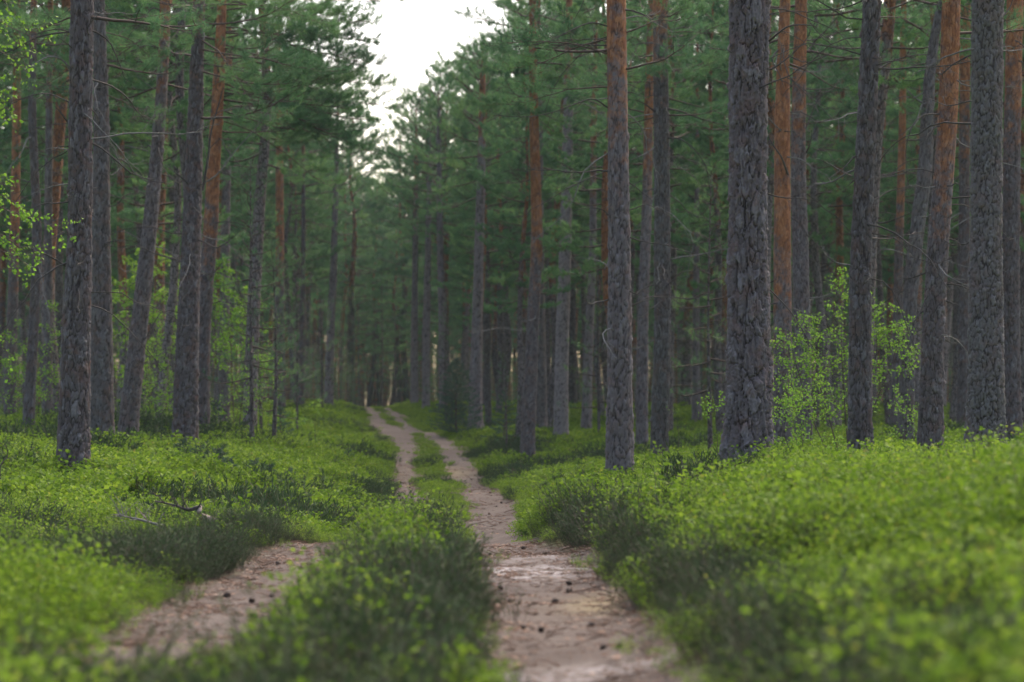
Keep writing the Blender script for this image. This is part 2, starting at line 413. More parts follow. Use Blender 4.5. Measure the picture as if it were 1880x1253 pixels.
def ground_mat(name, is_path):
    m, nt, out = new_mat(name)
    geo = nd(nt, 'ShaderNodeNewGeometry'); P = geo.outputs['Position']
    n1 = noise(nt, P, 1.3, 4, 0.6); n2 = noise(nt, P, 14, 4, 0.7); n3 = noise(nt, P, 90, 3, 0.7)
    dirt = mixc(nt, ramp(nt, n1, [(0.35, 0.0), (0.65, 1.0)]), (.090, .070, .060), (.132, .108, .095))
    dirt = mixc(nt, ramp(nt, n2, [(0.42, 0.0), (0.75, 0.5)]), dirt, (.070, .048, .038))
    dirt = mixc(nt, ramp(nt, n3, [(0.55, 0.0), (0.75, 0.7)]), dirt, (.24, .18, .155))
    dirt = mixc(nt, ramp(nt, n3, [(0.25, 0.6), (0.42, 0.0)]), dirt, (.06, .038, .03))
    if is_path:
        # pale patches of bleached litter and ash lying across the wheel track
        mp = nd(nt, 'ShaderNodeMapping'); mp.inputs['Scale'].default_value = (1.0, .75, 1); nt.links.new(P, mp.inputs[0])
        lf = noise(nt, mp.outputs[0], 5.5, 4, 0.75)
        att = nd(nt, 'ShaderNodeAttribute', attribute_name='pale').outputs['Fac']
        f = mth(nt, 'MULTIPLY', att, ramp(nt, lf, [(0.44, 0.0), (0.56, 1.0)]))
        dirt = mixc(nt, mth(nt, 'MULTIPLY', f, mth(nt, 'ADD', mth(nt, 'MULTIPLY', n2, .8), .3), clamp=True), dirt, (.40, .37, .37))
        att2 = nd(nt, 'ShaderNodeAttribute', attribute_name='straw').outputs['Fac']
        dirt = mixc(nt, mth(nt, 'MULTIPLY', att2, ramp(nt, lf, [(0.3, 0.2), (0.6, 0.9)])), dirt, (.30, .24, .13))
        col = dirt
    else:
        moss = mixc(nt, n2, (.09, .14, .02), (.17, .23, .035))
        brown = mixc(nt, n2, (.05, .035, .025), (.11, .08, .055))
        g = mixc(nt, ramp(nt, noise(nt, P, 0.9, 4, 0.65), [(0.42, 0.0), (0.6, 1.0)]), moss, brown)
        att = nd(nt, 'ShaderNodeAttribute', attribute_name='edge').outputs['Fac']
        col = mixc(nt, att, g, dirt)
    bs = nd(nt, 'ShaderNodeBsdfPrincipled'); nt.links.new(col, bs.inputs['Base Color']); bs.inputs['Roughness'].default_value = 0.95
    bs.inputs['Specular IOR Level'].default_value = 0.15
    bp = nd(nt, 'ShaderNodeBump'); bp.inputs['Distance'].default_value = 0.02
    nt.links.new(mth(nt, 'ADD', n2, mth(nt, 'MULTIPLY', n3, 0.6)), bp.inputs['Height']); nt.links.new(bp.outputs[0], bs.inputs['Normal'])
    nt.links.new(bs.outputs[0], out.inputs[0])
    return m
def spot(x, y, pts):
    r = np.zeros(x.shape)
    for (cx, cy, sx, sy, a) in pts: r = np.maximum(r, a * np.exp(-((x - cx) / sx) ** 2 - ((y - cy) / sy) ** 2))
    return r
pale = spot(V[:, 0], V[:, 1], [(-.12, 17.3, .22, .7, 1.5), (.30, 17.1, .26, .7, 1.7), (.1, 16.3, .25, .4, 1.0), (.25, 10.6, .45, .3, .8), (.2, 19, .4, .8, .8), (.7, 17, .2, .5, 1.2)])
straw = spot(V[:, 0], V[:, 1], [(.62, 14.2, .3, .7, .8), (-.1, 60, .4, 3, .9), (-3.6, 55.5, .9, 1.5, .8), (-1.6, 58, .6, 2, .7)])
for nm, sel in (('ground', csd > 0), ('path', csd <= 0)):
    q = quads[sel]; used = np.unique(q); remap = np.zeros(len(V), int); remap[used] = np.arange(len(used))
    b = MB(); b.add(V[used], remap[q])
    me = b.mesh(nm, [ground_mat(nm + '_surface', nm == 'path')], extra={'edge': np.clip(1 - sd.reshape(-1)[used] / .35, 0, 1), 'pale': pale[used], 'straw': straw[used]})
    o = link(nm, me); o['kind'] = 'structure'
def gz(x, y): return float(ground(np.array([x]), np.array([y]))[0])

# ------------------------------------------------------------------ wood and foliage generators
def perp(D, r):
    a = unit(r.normal(size=D.shape)); a = a - (a * D).sum(-1, keepdims=True) * D
    return unit(a)

def needles(b, P, D, k, L, w, r, mat=0, base=None):
    """k needles round each shoot end P pointing along D"""
    P = np.asarray(P, float); D = unit(np.asarray(D, float)); N = len(P)
    tint = np.repeat(r.uniform(0, 1, N) if base is None else np.clip(np.asarray(base) + r.normal(0, .13, N), 0, 1), k)
    P = np.repeat(P, k, 0); D = np.repeat(D, k, 0)
    u = r.uniform(0, 1, len(P))
    c = r.uniform(.15, .85, len(P)); s = np.sqrt(1 - c * c)
    d = unit(D * c[:, None] + perp(D, r) * s[:, None] + np.array([0, 0, .18]))
    st = P - D * (u * L * 1.5)[:, None]
    tip = st + d * (L * r.uniform(.75, 1.15, len(P)))[:, None]
    sd_ = perp(d, r) * (w / 2)
    V = np.stack([st - sd_, st + sd_, tip], 1).reshape(-1, 3)
    b.add(V, np.arange(len(V)).reshape(-1, 3), mat, np.repeat(np.clip(tint + r.normal(0, .12, len(tint)), 0, 1), 3))

def curve(r, p, d, L, n=9, wob=.25, lift=0.0, sag=0.0):
    pts = [np.array(p, float)]; d = unit(np.array(d, float)); st = L / (n - 1)
    for i in range(n - 1):
        t = i / (n - 1)
        d = unit(d + r.normal(0, wob, 3) * .35 + np.array([0, 0, lift * t * .35 - sag * (1 - t) * .35]))
        pts.append(pts[-1] + d * st)
    return np.array(pts)

def at_t(P, t):
    x = t * (len(P) - 1); i = min(int(x), len(P) - 2); f = x - i
    return P[i] * (1 - f) + P[i + 1] * f, unit(P[i + 1] - P[i])

def foliage_limb(bw, shoots, r, p, d, L, rad, dens=1.0, t0=.3, sides=5, tert=True, lift=.5):
    A = curve(r, p, d, L, 9, .28, lift, .1); lt = r.uniform(0, 1)
    bw.tube(A, np.linspace(rad, rad * .2, 9), sides, 0, .5)
    n2 = max(3, int(L * 5.5 * dens))
    for k in range(n2):
        t = t0 + (1 - t0) * (k + r.uniform(0, .9)) / n2
        q, ax = at_t(A, min(t, .99))
        side = unit(np.cross(ax, [0, 0, 1])) * (1 if k % 2 else -1)
        dd = unit(ax * r.uniform(.4, .9) + side * r.uniform(.5, 1.1) + np.array([0, 0, r.uniform(-.15, .4)]))
        l2 = (L * .42 * (1.15 - t) + .22) * r.uniform(.6, 1.15)
        S = curve(r, q, dd, l2, 5, .3, .5); st_ = min(1, max(0, lt * .75 + r.uniform(0, .25)))
        bw.tube(S, np.linspace(rad * .32, rad * .12, 5), 3, 0, .5)
        n3 = max(2, int(l2 * 9 * dens))
        for m in range(n3):
            tt = .42 + .58 * (m + r.uniform(0, .9)) / n3
            q3, a3 = at_t(S, min(tt, .99))
            s3 = perp(a3[None], r)[0]; s3[2] = abs(s3[2]) * .6
            d3 = unit(a3 * .7 + s3 * .9)
            l3 = r.uniform(.08, .2)
            e = q3 + d3 * l3
            if tert: bw.tube(np.array([q3, q3 + d3 * l3 * .5 + [0, 0, -.01], e]), np.array([.004, .003, .002]), 3, 0, .5)
            shoots.append((e, unit(d3 + [0, 0, .35]), st_))
            if r.uniform() < .6: shoots.append((q3 + d3 * l3 * .5, unit(d3 + [0, 0, .5]), st_))
        shoots.append((S[-1], unit(S[-1] - S[-2] + [0, 0, .2]), st_))
    shoots.append((A[-1], unit(A[-1] - A[-2]), lt))
    return A

def dead_limb(b, r, p, d, L, rad, twigs=6, mat=0, sag=.2, lift=0.0, sides=5, pts=None):
    A = curve(r, p, d, L, 9, .65, lift, sag) if pts is None else np.array(pts)
    n = len(A)
    b.tube(A, np.linspace(rad, rad * .22, n), sides, mat, .5)
    for k in range(twigs):
        t = r.uniform(.25, .98); q, ax = at_t(A, t)
        l2 = L * r.uniform(.12, .38) * (1.2 - t)
        S = curve(r, q, unit(ax + perp(ax[None], r)[0] * r.uniform(.5, 1.2)), l2, 5, .5)
        b.tube(S, np.linspace(rad * .35, rad * .1, 5), 3, mat, .5)
        for m in range(2):
            q3, a3 = at_t(S, r.uniform(.3, .95))
            b.tube(curve(r, q3, unit(a3 + perp(a3[None], r)[0]), l2 * .4, 3, .5), np.array([rad * .16, rad * .1, rad * .05]), 3, mat, .5)
    return A

# ------------------------------------------------------------------ trunks
def smooth_interp(z, zs, vs):
    """monotone-ish cubic through the control values"""
    zs = np.asarray(zs, float); vs = np.asarray(vs, float)
    m = np.gradient(vs, zs)
    k = np.clip(np.searchsorted(zs, z) - 1, 0, len(zs) - 2)
    h = zs[k + 1] - zs[k]; t = np.clip((z - zs[k]) / h, 0, 1)
    return ((2 * t ** 3 - 3 * t ** 2 + 1) * vs[k] + (t ** 3 - 2 * t ** 2 + t) * h * m[k] + (-2 * t ** 3 + 3 * t ** 2) * vs[k + 1] + (t ** 3 - t ** 2) * h * m[k + 1])

def trunk_mesh(name, ctrl, H, seed, nseg=96, dz=.012, z_fine=6.5, cellw=.055, depth=.012, hero=True, flare=.22, knots=8, orange=99, mat=None):
    """ctrl: rows (z, x, y, r) in the tree's own frame, z from the base up"""
    r = np.random.default_rng(seed)
    ctrl = np.array(ctrl, float)
    zt = ctrl[-1, 0]
    if H < zt:
        keep = ctrl[:, 0] < H - .3
        last = ctrl[keep][-1]
        ctrl = np.vstack([ctrl[keep], [(H, last[1], last[2], .02)]])
        z_fine = min(z_fine, H)
    elif H > zt + .5:
        k = min(3, len(ctrl) - 1)
        sx = (ctrl[-1, 1] - ctrl[-1 - k, 1]) / (zt - ctrl[-1 - k, 0]); sy = (ctrl[-1, 2] - ctrl[-1 - k, 2]) / (zt - ctrl[-1 - k, 0])
        ext = []
        for q in (.33, .66, 1.0):
            z = zt + (H - zt) * q
            ext.append((z, ctrl[-1, 1] + sx * (z - zt) * (1 - .45 * q), ctrl[-1, 2] + sy * (z - zt) * (1 - .45 * q), max(ctrl[-1, 3] * (1 - .88 * q), .02)))
        ctrl = np.vstack([ctrl, ext])
    zf = np.arange(-.35, min(z_fine, H), dz)
    zc = np.arange(zf[-1] + dz, H, .12) if H > zf[-1] + .2 else np.array([])
    z = np.concatenate([zf, zc])
    cx = smooth_interp(z, ctrl[:, 0], ctrl[:, 1]); cy = smooth_interp(z, ctrl[:, 0], ctrl[:, 2]); R = np.interp(z, ctrl[:, 0], ctrl[:, 3])
    th = np.arange(nseg) * 2 * math.pi / nseg
    Z, T = np.meshgrid(z, th, indexing='ij')
    c, s = np.cos(T), np.sin(T)
    lob = fbm(c * 1.6 + 7, s * 1.6 + seed, Z * .25, s=seed)
    Rr = R[:, None] * (1 + flare * np.exp(-np.maximum(Z, 0) / .22) * (.6 + .9 * lob) + (lob - .5) * .10 + (fbm(c * 2 + 3, s * 2, Z * .9, s=seed + 4) - .5) * .10)
    for q in range(knots):
        kz, kt = r.uniform(.8, min(z_fine, H)), r.uniform(0, 6.28)
        dd = np.exp(-((Z - kz) / .05) ** 2 - (np.angle(np.exp(1j * (T - kt))) * R[:, None] / .045) ** 2)
        Rr = Rr + dd * .025
    extra = {}
    if hero:
        wx = (fbm(c * 6, s * 6, Z * 6, s=seed + 20) - .5) * 1.1; wz = (fbm(c * 6, s * 6, Z * 6, s=seed + 30) - .5) * 1.1
        cw = cellw * (1 + .25 * np.sin(seed))
        px = (R[:, None] * c) / cw + wx; py = (R[:, None] * s) / cw + wx * .7; pz = np.where(Z > 0, 3.4 * 1.6 * (1 - np.exp(-np.maximum(Z, 0) / 1.6)) * 0 + Z, Z) / (cw * 2.3) + wz
        F1, F2, cid = worley(np.stack([px, py, pz], -1).reshape(-1, 3), seed)
        F1b, F2b, cid2 = worley(np.stack([px * 2.1, py * 2.1, pz * 1.8], -1).reshape(-1, 3) + 5, seed + 7)
        fis = np.clip((F2 - F1) / (.15 if depth > .02 else .24), 0, 1).reshape(Z.shape); fb = np.clip((F2b - F1b) / .13, 0, 1).reshape(Z.shape)
        cid = cid.reshape(Z.shape); cid2 = cid2.reshape(Z.shape)
        up = np.clip((Z - orange) * .7 + .3, 0, .75)
        dp = depth * (1 - up) * (1 + .5 * np.exp(-np.maximum(Z, 0) / 1.2))
        n1 = fbm(c * 14, s * 14, Z * 14, s=seed + 40)
        n2_ = fbm(c * 34 * R[:, None] / .2, s * 34 * R[:, None] / .2, Z * 60, s=seed + 60, o=2)
        Rr = Rr - dp * (1 - fis) ** 1.5 * 1.1 + dp * (cid - .5) * .6 - dp * .35 * (1 - fb) + dp * .7 * (cid2 - .5) + dp * (n1 - .5) * .8 + dp * (n2_ - .5) * .9
        fisA = np.clip(.06 + .94 * fis * (.6 + .4 * fb), 0, 1) * np.clip(.55 + .9 * n1, 0, 1)
        extra = {'fis': fisA.ravel(), 'cell': np.clip((.35 * cid + .3 * cid2 + .2 * n1 + .15 * n2_ - .5) * 2.2 + .5, 0, 1).ravel()}
    Vt = np.stack([cx[:, None] + Rr * c, cy[:, None] + Rr * s, Z], -1).reshape(-1, 3)
    n = len(z)
    i, j = np.meshgrid(np.arange(n - 1), np.arange(nseg), indexing='ij'); j2 = (j + 1) % nseg
    q = np.stack([i * nseg + j, i * nseg + j2, (i + 1) * nseg + j2, (i + 1) * nseg + j], -1).reshape(-1, 4)
    b = MB(); b.add(Vt, q)
    me = b.mesh(name, [mat or (M_bark if hero else M_barkf)], True, extra)
    cen = lambda zz: np.array([float(smooth_interp(np.array([zz]), ctrl[:, 0], ctrl[:, 1])[0]), float(smooth_interp(np.array([zz]), ctrl[:, 0], ctrl[:, 2])[0]), zz])
    rad = lambda zz: float(np.interp(zz, ctrl[:, 0], ctrl[:, 3]))
    return me, cen, rad

def joined(meshes, mats, name='far_pine'):
    """one mesh out of several, for the far wood"""
    b = MB(); mi = 0
    for k, m_ in enumerate(meshes):
        co = np.zeros(len(m_.vertices) * 3, np.float32); m_.vertices.foreach_get('co', co)
        li = np.zeros(len(m_.loops), np.int32); m_.loops.foreach_get('vertex_index', li)
        ls = np.zeros(len(m_.polygons), np.int32); m_.polygons.foreach_get('loop_total', ls)
        mi_ = np.zeros(len(m_.polygons), np.int32); m_.polygons.foreach_get('material_index', mi_)
        st = np.concatenate([[0], np.cumsum(ls)[:-1]]); n0 = b.n
        for n in (3, 4):
            w_ = np.where(ls == n)[0]
            if len(w_):
                F_ = li[st[w_][:, None] + np.arange(n)]
                b.v.append(co.reshape(-1, 3) if b.n == n0 else np.zeros((0, 3))); b.t.append(np.full(len(b.v[-1]), .5)); b.n += len(b.v[-1])
                b.f.append(F_ + n0); b.m.append(mi + mi_[w_])
        mi += len(m_.materials)
    return b.mesh(name, mats)

# ------------------------------------------------------------------ crowns shared by the stand
def crown_meshes(seed, H, z0, rmax, nl, k=9, L=.085, w=.007, dens=1.0, lean=.0, young=False):
    r = np.random.default_rng(seed)
    bw = MB(); shoots = []
    for q in range(nl):
        f = (q + r.uniform(0, .8)) / nl
        z = z0 + (H - z0) * f ** .9
        az = q * 2.4 + r.uniform(-.5, .5)
        prof = (1 - f) ** (.6 if young else .30) * (1 if young else min(1, .7 + f * 1.4))
        Lb = max(.35, rmax * prof * r.uniform(.6, 1.2))
        el = (-.1 + .9 * f) + r.uniform(-.15, .15)
        d = np.array([math.cos(az) * math.cos(el), math.sin(az) * math.cos(el), math.sin(el)])
        foliage_limb(bw, shoots, r, np.array([0, 0, z]), d, Lb, .009 + .012 * Lb * (1 - .5 * f), dens, .3 if not young else .15, 4, False, .5)
    P = np.array([s[0] for s in shoots]); D = np.array([s[1] for s in shoots])
    bn = MB(); needles(bn, P, D, k, L, w, r, base=[q[2] for q in shoots])
    return None, merge(bw, bn).mesh('crown', [M_limb, M_needle], False), len(P)

VAR = []
for q in range(7):
    H = [18.5, 17, 19.5, 16.5, 18, 15.5, 17.5][q]
    z0 = [7.2, 6.4, 8.0, 5.4, 7.0, 5.2, 7.6][q]
    r_ = np.random.default_rng(100 + q)
    rb = [.17, .15, .19, .14, .18, .13, .16][q]
    zz = np.linspace(0, H * .98, 7)
    wx = np.cumsum(r_.normal(0, .12, 7)); wy = np.cumsum(r_.normal(0, .12, 7)); wx -= wx[0]; wy -= wy[0]
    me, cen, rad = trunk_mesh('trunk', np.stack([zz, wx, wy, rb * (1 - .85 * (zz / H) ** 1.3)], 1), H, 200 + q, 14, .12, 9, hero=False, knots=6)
    b = MB()
    for s in range(16):
        zq = r_.uniform(1.6, z0 + 2.5) if s > 2 else r_.uniform(1, 3)
        az = r_.uniform(0, 6.28); p = cen(zq)
        dead_limb(b, r_, p, [math.cos(az), math.sin(az), r_.uniform(-.2, .35)], r_.uniform(.3, 1.6), r_.uniform(.008, .02), 4, 0, .15, .2, 4)
    dm = b.mesh('dead_wood', [M_deadd])
    me = joined([me, dm], [M_barkf, M_deadd], 'trunk')
    lm, cm, ns = crown_meshes(300 + q, H, z0, [2.7, 2.4, 2.8, 2.3, 2.6, 2.2, 2.5][q], [62, 58, 64, 56, 60, 52, 56][q], k=18, L=.105, w=.016, dens=1.1)
    # shift the crown limbs with the trunk's curve
    for m_ in (cm,):
        co = np.zeros(len(m_.vertices) * 3, np.float32); m_.vertices.foreach_get('co', co); co = co.reshape(-1, 3)
        co[:, 0] += np.interp(co[:, 2], zz, wx); co[:, 1] += np.interp(co[:, 2], zz, wy)
        m_.vertices.foreach_set('co', co.ravel())
    VAR.append((H, z0, me, dm, lm, cm, rb))
YV = []
for q in range(3):
    H = [5.5, 4.2, 7.0][q]
    me, cen, rad = trunk_mesh('trunk', [(0, 0, 0, .045 + .01 * q), (H * .5, .05, .03, .03), (H, .02, -.05, .008)], H, 250 + q, 8, .2, 8, hero=False, knots=0, flare=.1)
    lm, cm, ns = crown_meshes(350 + q, H, [.9, .7, 1.8][q], [1.0, .9, 1.2][q], [30, 24, 34][q], k=9, L=.07, w=.006, young=True)
    YV.append((H, me, lm, cm))

def put_variant(root, v, sc, orange, mossy, rz):
    H, z0, me, dm, lm, cm, rb = VAR[v]
    for nm, mm in (('trunk', me), ('crown', cm)):
        o = bpy.data.objects.new(nm, mm); C.objects.link(o); o.parent = root
        if nm == 'trunk': o['orange_from'] = orange; o['mossy'] = mossy; o['pale'] = (sc[0] * 7.3) % .8
    root.scale = (sc[0], sc[0], sc[1]); root.rotation_euler = (0, 0, rz)

# ------------------------------------------------------------------ the pines one can tell apart
# name key: (label, distance, [(row, column, width)...], orange row, mossy, bark cell, dead limbs, crown start height, crown size)
HERO = [
 ('R1', 'thickest pine by the bilberry bank, broad cracked grey bark plates from base to frame top', 24, [(895, 1372, 104), (856, 1372, 98), (800, 1373, 90), (700, 1376, 84), (600, 1375, 76), (400, 1374, 69), (200, 1374, 70), (0, 1375, 74)], 9.5, .0, .085, .026, 5, 7.0, 3.2),
 ('R2', 'straight pine right of the track with orange flaking bark high above its dark brown base', 36, [(905, 1138, 56), (880, 1138, 52), (700, 1138, 46), (450, 1137, 42), (240, 1134, 38), (0, 1131, 36)], 4.9, .0, .050, .014, 9, 5.6, 2.8),
 ('R3', 'slimmer dark pine close beside the orange-topped pine, drooping bare branch on its right', 45, [(893, 1210, 38), (850, 1210, 34), (600, 1216, 31), (450, 1216, 30), (170, 1214, 28), (0, 1212, 26)], 7.5, .35, .045, .012, 12, 6.4, 2.6),
 ('R4', 'slender pine at the track edge, orange from waist height up, dark foot leaning right', 60, [(855, 968, 30), (820, 969, 27), (600, 978, 23), (450, 985, 21), (250, 981, 17), (60, 978, 14)], 4.2, .0, .05, .010, 8, 8.6, 2.3),
 ('R5', 'pinkish grey pine behind the slender orange one, its top vanishing into needles', 72, [(812, 1030, 29), (780, 1030, 27), (600, 1033, 24), (450, 1038, 22), (200, 1043, 18), (0, 1045, 12)], 9.5, .0, .06, .010, 9, 9.0, 2.4),
 ('R6', 'grey pine trunk just behind and right of the slender orange pine', 78, [(808, 995, 22), (600, 992, 19), (400, 990, 16), (150, 990, 12)], 10, .2, .06, .008, 6, 8.5, 2.3),
 ('R7', 'grey pine standing right of the dark spruce bush beside the far track', 75, [(794, 873, 31), (760, 873, 26), (600, 876, 20), (450, 880, 18), (300, 884, 15), (150, 886, 11)], 8.5, .0, .06, .010, 6, 7.0, 2.4),
 ('R8', 'thin grey pine right of the pinkish pine with pale arching dead branch', 80, [(803, 1076, 20), (650, 1080, 17), (500, 1087, 14), (250, 1090, 11)], 7.5, .1, .06, .008, 8, 8.0, 2.2),
 ('R10', 'dark red-brown pine half hidden between the two straight pines right of the track', 58, [(845, 1178, 24), (700, 1179, 22), (550, 1181, 20), (400, 1187, 19), (150, 1192, 15)], 6.0, .0, .05, .010, 7, 8.0, 2.4),
 ('R11', 'short-looking grey trunk rising from bright ground left of the thickest pine', 85, [(787, 1280, 19), (700, 1278, 15), (560, 1278, 12), (300, 1280, 9)], 9, .0, .06, .008, 4, 8.5, 2.2),
 ('R13', 'bright orange pine immediately right of the thickest plated pine', 42, [(850, 1437, 36), (700, 1437, 34), (450, 1437, 32), (200, 1437, 28), (100, 1438, 22), (0, 1441, 19)], 2.0, .0, .045, .010, 11, 6.5, 2.5),
 ('R14', 'grey pine with upturned broken branches, next to the bright orange pine', 44, [(850, 1475, 34), (700, 1474, 31), (450, 1470, 30), (300, 1466, 28), (150, 1467, 25), (0, 1470, 22)], 5.2, .1, .045, .011, 9, 7.0, 2.6),
 ('R15', 'dark grey pine rising in front of the young birch, slightly leaning right', 33, [(880, 1579, 50), (840, 1579, 47), (700, 1579, 42), (450, 1582, 38), (200, 1592, 34), (0, 1600, 34)], 9.0, .1, .045, .014, 10, 6.2, 2.7),
 ('R16', 'slim orange pine seen between the dark grey pine and the leaning pine', 58, [(845, 1643, 22), (600, 1648, 18), (450, 1650, 16), (300, 1655, 14), (40, 1659, 11)], 4.2, .0, .05, .009, 12, 9.2, 2.3),
 ('R17', 'dark pine leaning right and forking below the top of the frame', 44, [(845, 1663, 33), (720, 1665, 29), (600, 1667, 28), (450, 1680, 27), (300, 1698, 26), (200, 1703, 23), (100, 1712, 19), (40, 1722, 16), (0, 1730, 13)], 9.5, .3, .045, .012, 12, 7.5, 2.4),
 ('R18', 'tall leaning pine with rusty upper bark in front of the mossy broad pine', 34, [(885, 1705, 52), (845, 1707, 48), (600, 1713, 41), (450, 1722, 38), (200, 1741, 35), (0, 1748, 33)], 3.4, .0, .045, .012, 9, 6.0, 2.7),
 ('R19', 'reddish brown pine wedged between the rusty leaning pine and the mossy broad pine', 55, [(810, 1768, 26), (600, 1770, 22), (300, 1771, 20), (0, 1772, 18)], 6.0, .0, .05, .010, 8, 8.5, 2.4),
 ('R20', 'broad greenish grey mossy pine near the right frame edge', 29, [(900, 1806, 84), (830, 1807, 76), (700, 1809, 66), (450, 1811, 59), (200, 1813, 57), (0, 1814, 58)], 10, .45, .06, .014, 3, 6.5, 3.0),
 ('R21', 'dark pine with deeply scaled bark behind the mossy pine at the frame edge', 45, [(845, 1858, 38), (600, 1857, 33), (300, 1857, 32), (0, 1863, 30)], 5.6, .0, .05, .014, 9, 7.2, 2.6),
 ('L1', 'stout grey-brown pine standing forward in the bilberries, left of the track', 32, [(895, 132, 68), (870, 133, 62), (700, 137, 54), (600, 139, 52), (450, 145, 46), (200, 149, 42), (0, 152, 42)], 8.5, .0, .050, .013, 13, 5.6, 2.9),
 ('L2', 'straight grey pine tucked right behind the stout forward pine', 44, [(836, 187, 48), (700, 187, 42), (450, 187, 34), (200, 186, 28), (0, 180, 22)], 9, .25, .045, .011, 8, 7.0, 2.6),
 ('L3', 'pine leaning right with a bare curved upper trunk, left of the twin pines', 46, [(843, 230, 44), (820, 232, 40), (650, 250, 33), (450, 272, 29), (250, 290, 23), (100, 300, 20), (0, 304, 20)], 6.6, .1, .045, .010, 12, 7.0, 2.6),
 ('L4', 'front one of the twin pines, dark rough bark, standing left of the track', 44, [(838, 338, 52), (815, 339, 48), (600, 346, 41), (450, 351, 36), (250, 357, 30), (100, 362, 24), (0, 366, 22)], 7.6, .0, .05, .014, 10, 6.0, 3.0),
 ('L5', 'rear one of the twin pines, its upper trunk glowing orange', 52, [(808, 366, 38), (550, 374, 32), (450, 384, 28), (300, 392, 24), (150, 402, 22), (0, 408, 17)], 3.6, .0, .05, .012, 12, 7.2, 2.8),
 ('L8', 'crooked dark pine left of the stout forward pine', 50, [(812, 52, 24), (700, 56, 20), (600, 61, 19), (450, 67, 18), (200, 60, 15), (0, 62, 13)], 8, .2, .05, .010, 8, 8.0, 2.4),
 ('L9', 'narrow straight grey pine beside the stout forward pine', 60, [(795, 86, 20), (600, 87, 17), (300, 90, 14), (0, 92, 10)], 8, .2, .05, .008, 8, 8.5, 2.2),
 ('L10', 'reddish pine at the left frame edge behind the leaves', 68, [(785, 18, 22), (600, 22, 20), (450, 27, 18), (200, 30, 15), (0, 32, 11)], 3.8, .0, .05, .008, 6, 8.5, 2.3),
 ('L11', 'rusty red pine seen above the thin saplings left of the track', 90, [(765, 515, 19), (500, 514, 16), (330, 513, 14), (200, 513, 11)], 4.5, .0, .05, .008, 4, 8.5, 2.1),
 ('L15', 'grey pine right of the twin pines behind fresh green birch leaves', 75, [(790, 412, 22), (600, 412, 20), (400, 414, 17), (100, 420, 12)], 9, .1, .05, .009, 8, 8.0, 2.3),
 ('L12', 'thin dark pine pole left of the far end of the track', 95, [(762, 553, 12), (600, 555, 10), (430, 557, 8), (300, 557, 6)], 9, .0, .05, .006, 3, 7.5, 1.6),
 ('L13', 'grey pine at the crest of the rise beside the far track', 100, [(752, 603, 17), (600, 607, 15), (500, 612, 13), (350, 616, 10)], 11, .0, .05, .006, 4, 8.5, 2.0),
 ('C1', 'bluish grey pine standing at the right shoulder of the far crest', 105, [(750, 761, 15), (600, 761, 13), (510, 762, 11), (300, 764, 8)], 8, .0, .05, .006, 3, 7.5, 1.7),
 ('C2', 'grey pine just right of the far crest, pale broken snag high up', 98, [(762, 782, 15), (600, 783, 14), (500, 785, 12), (300, 788, 8)], 11, .0, .05, .006, 3, 7.5, 1.7),
 ('C3', 'tall grey pine left of the dark spruce bush beyond the track', 92, [(765, 814, 15), (600, 812, 14), (450, 808, 12), (250, 806, 9)], 11, .0, .05, .006, 4, 8.0, 1.9),
]
def top_limit(px):
    """lowest allowed tree top (photo row) under the gap of sky"""
    if 665 < px < 735: return 195
    if 735 <= px < 780: return 165
    if 780 <= px < 815: return 130
    if 815 <= px < 850: return 80
    if 850 <= px < 870: return 20
    return -9999
hero_info = {}
CROWN_SHARE = {}
limb_pieces = {}
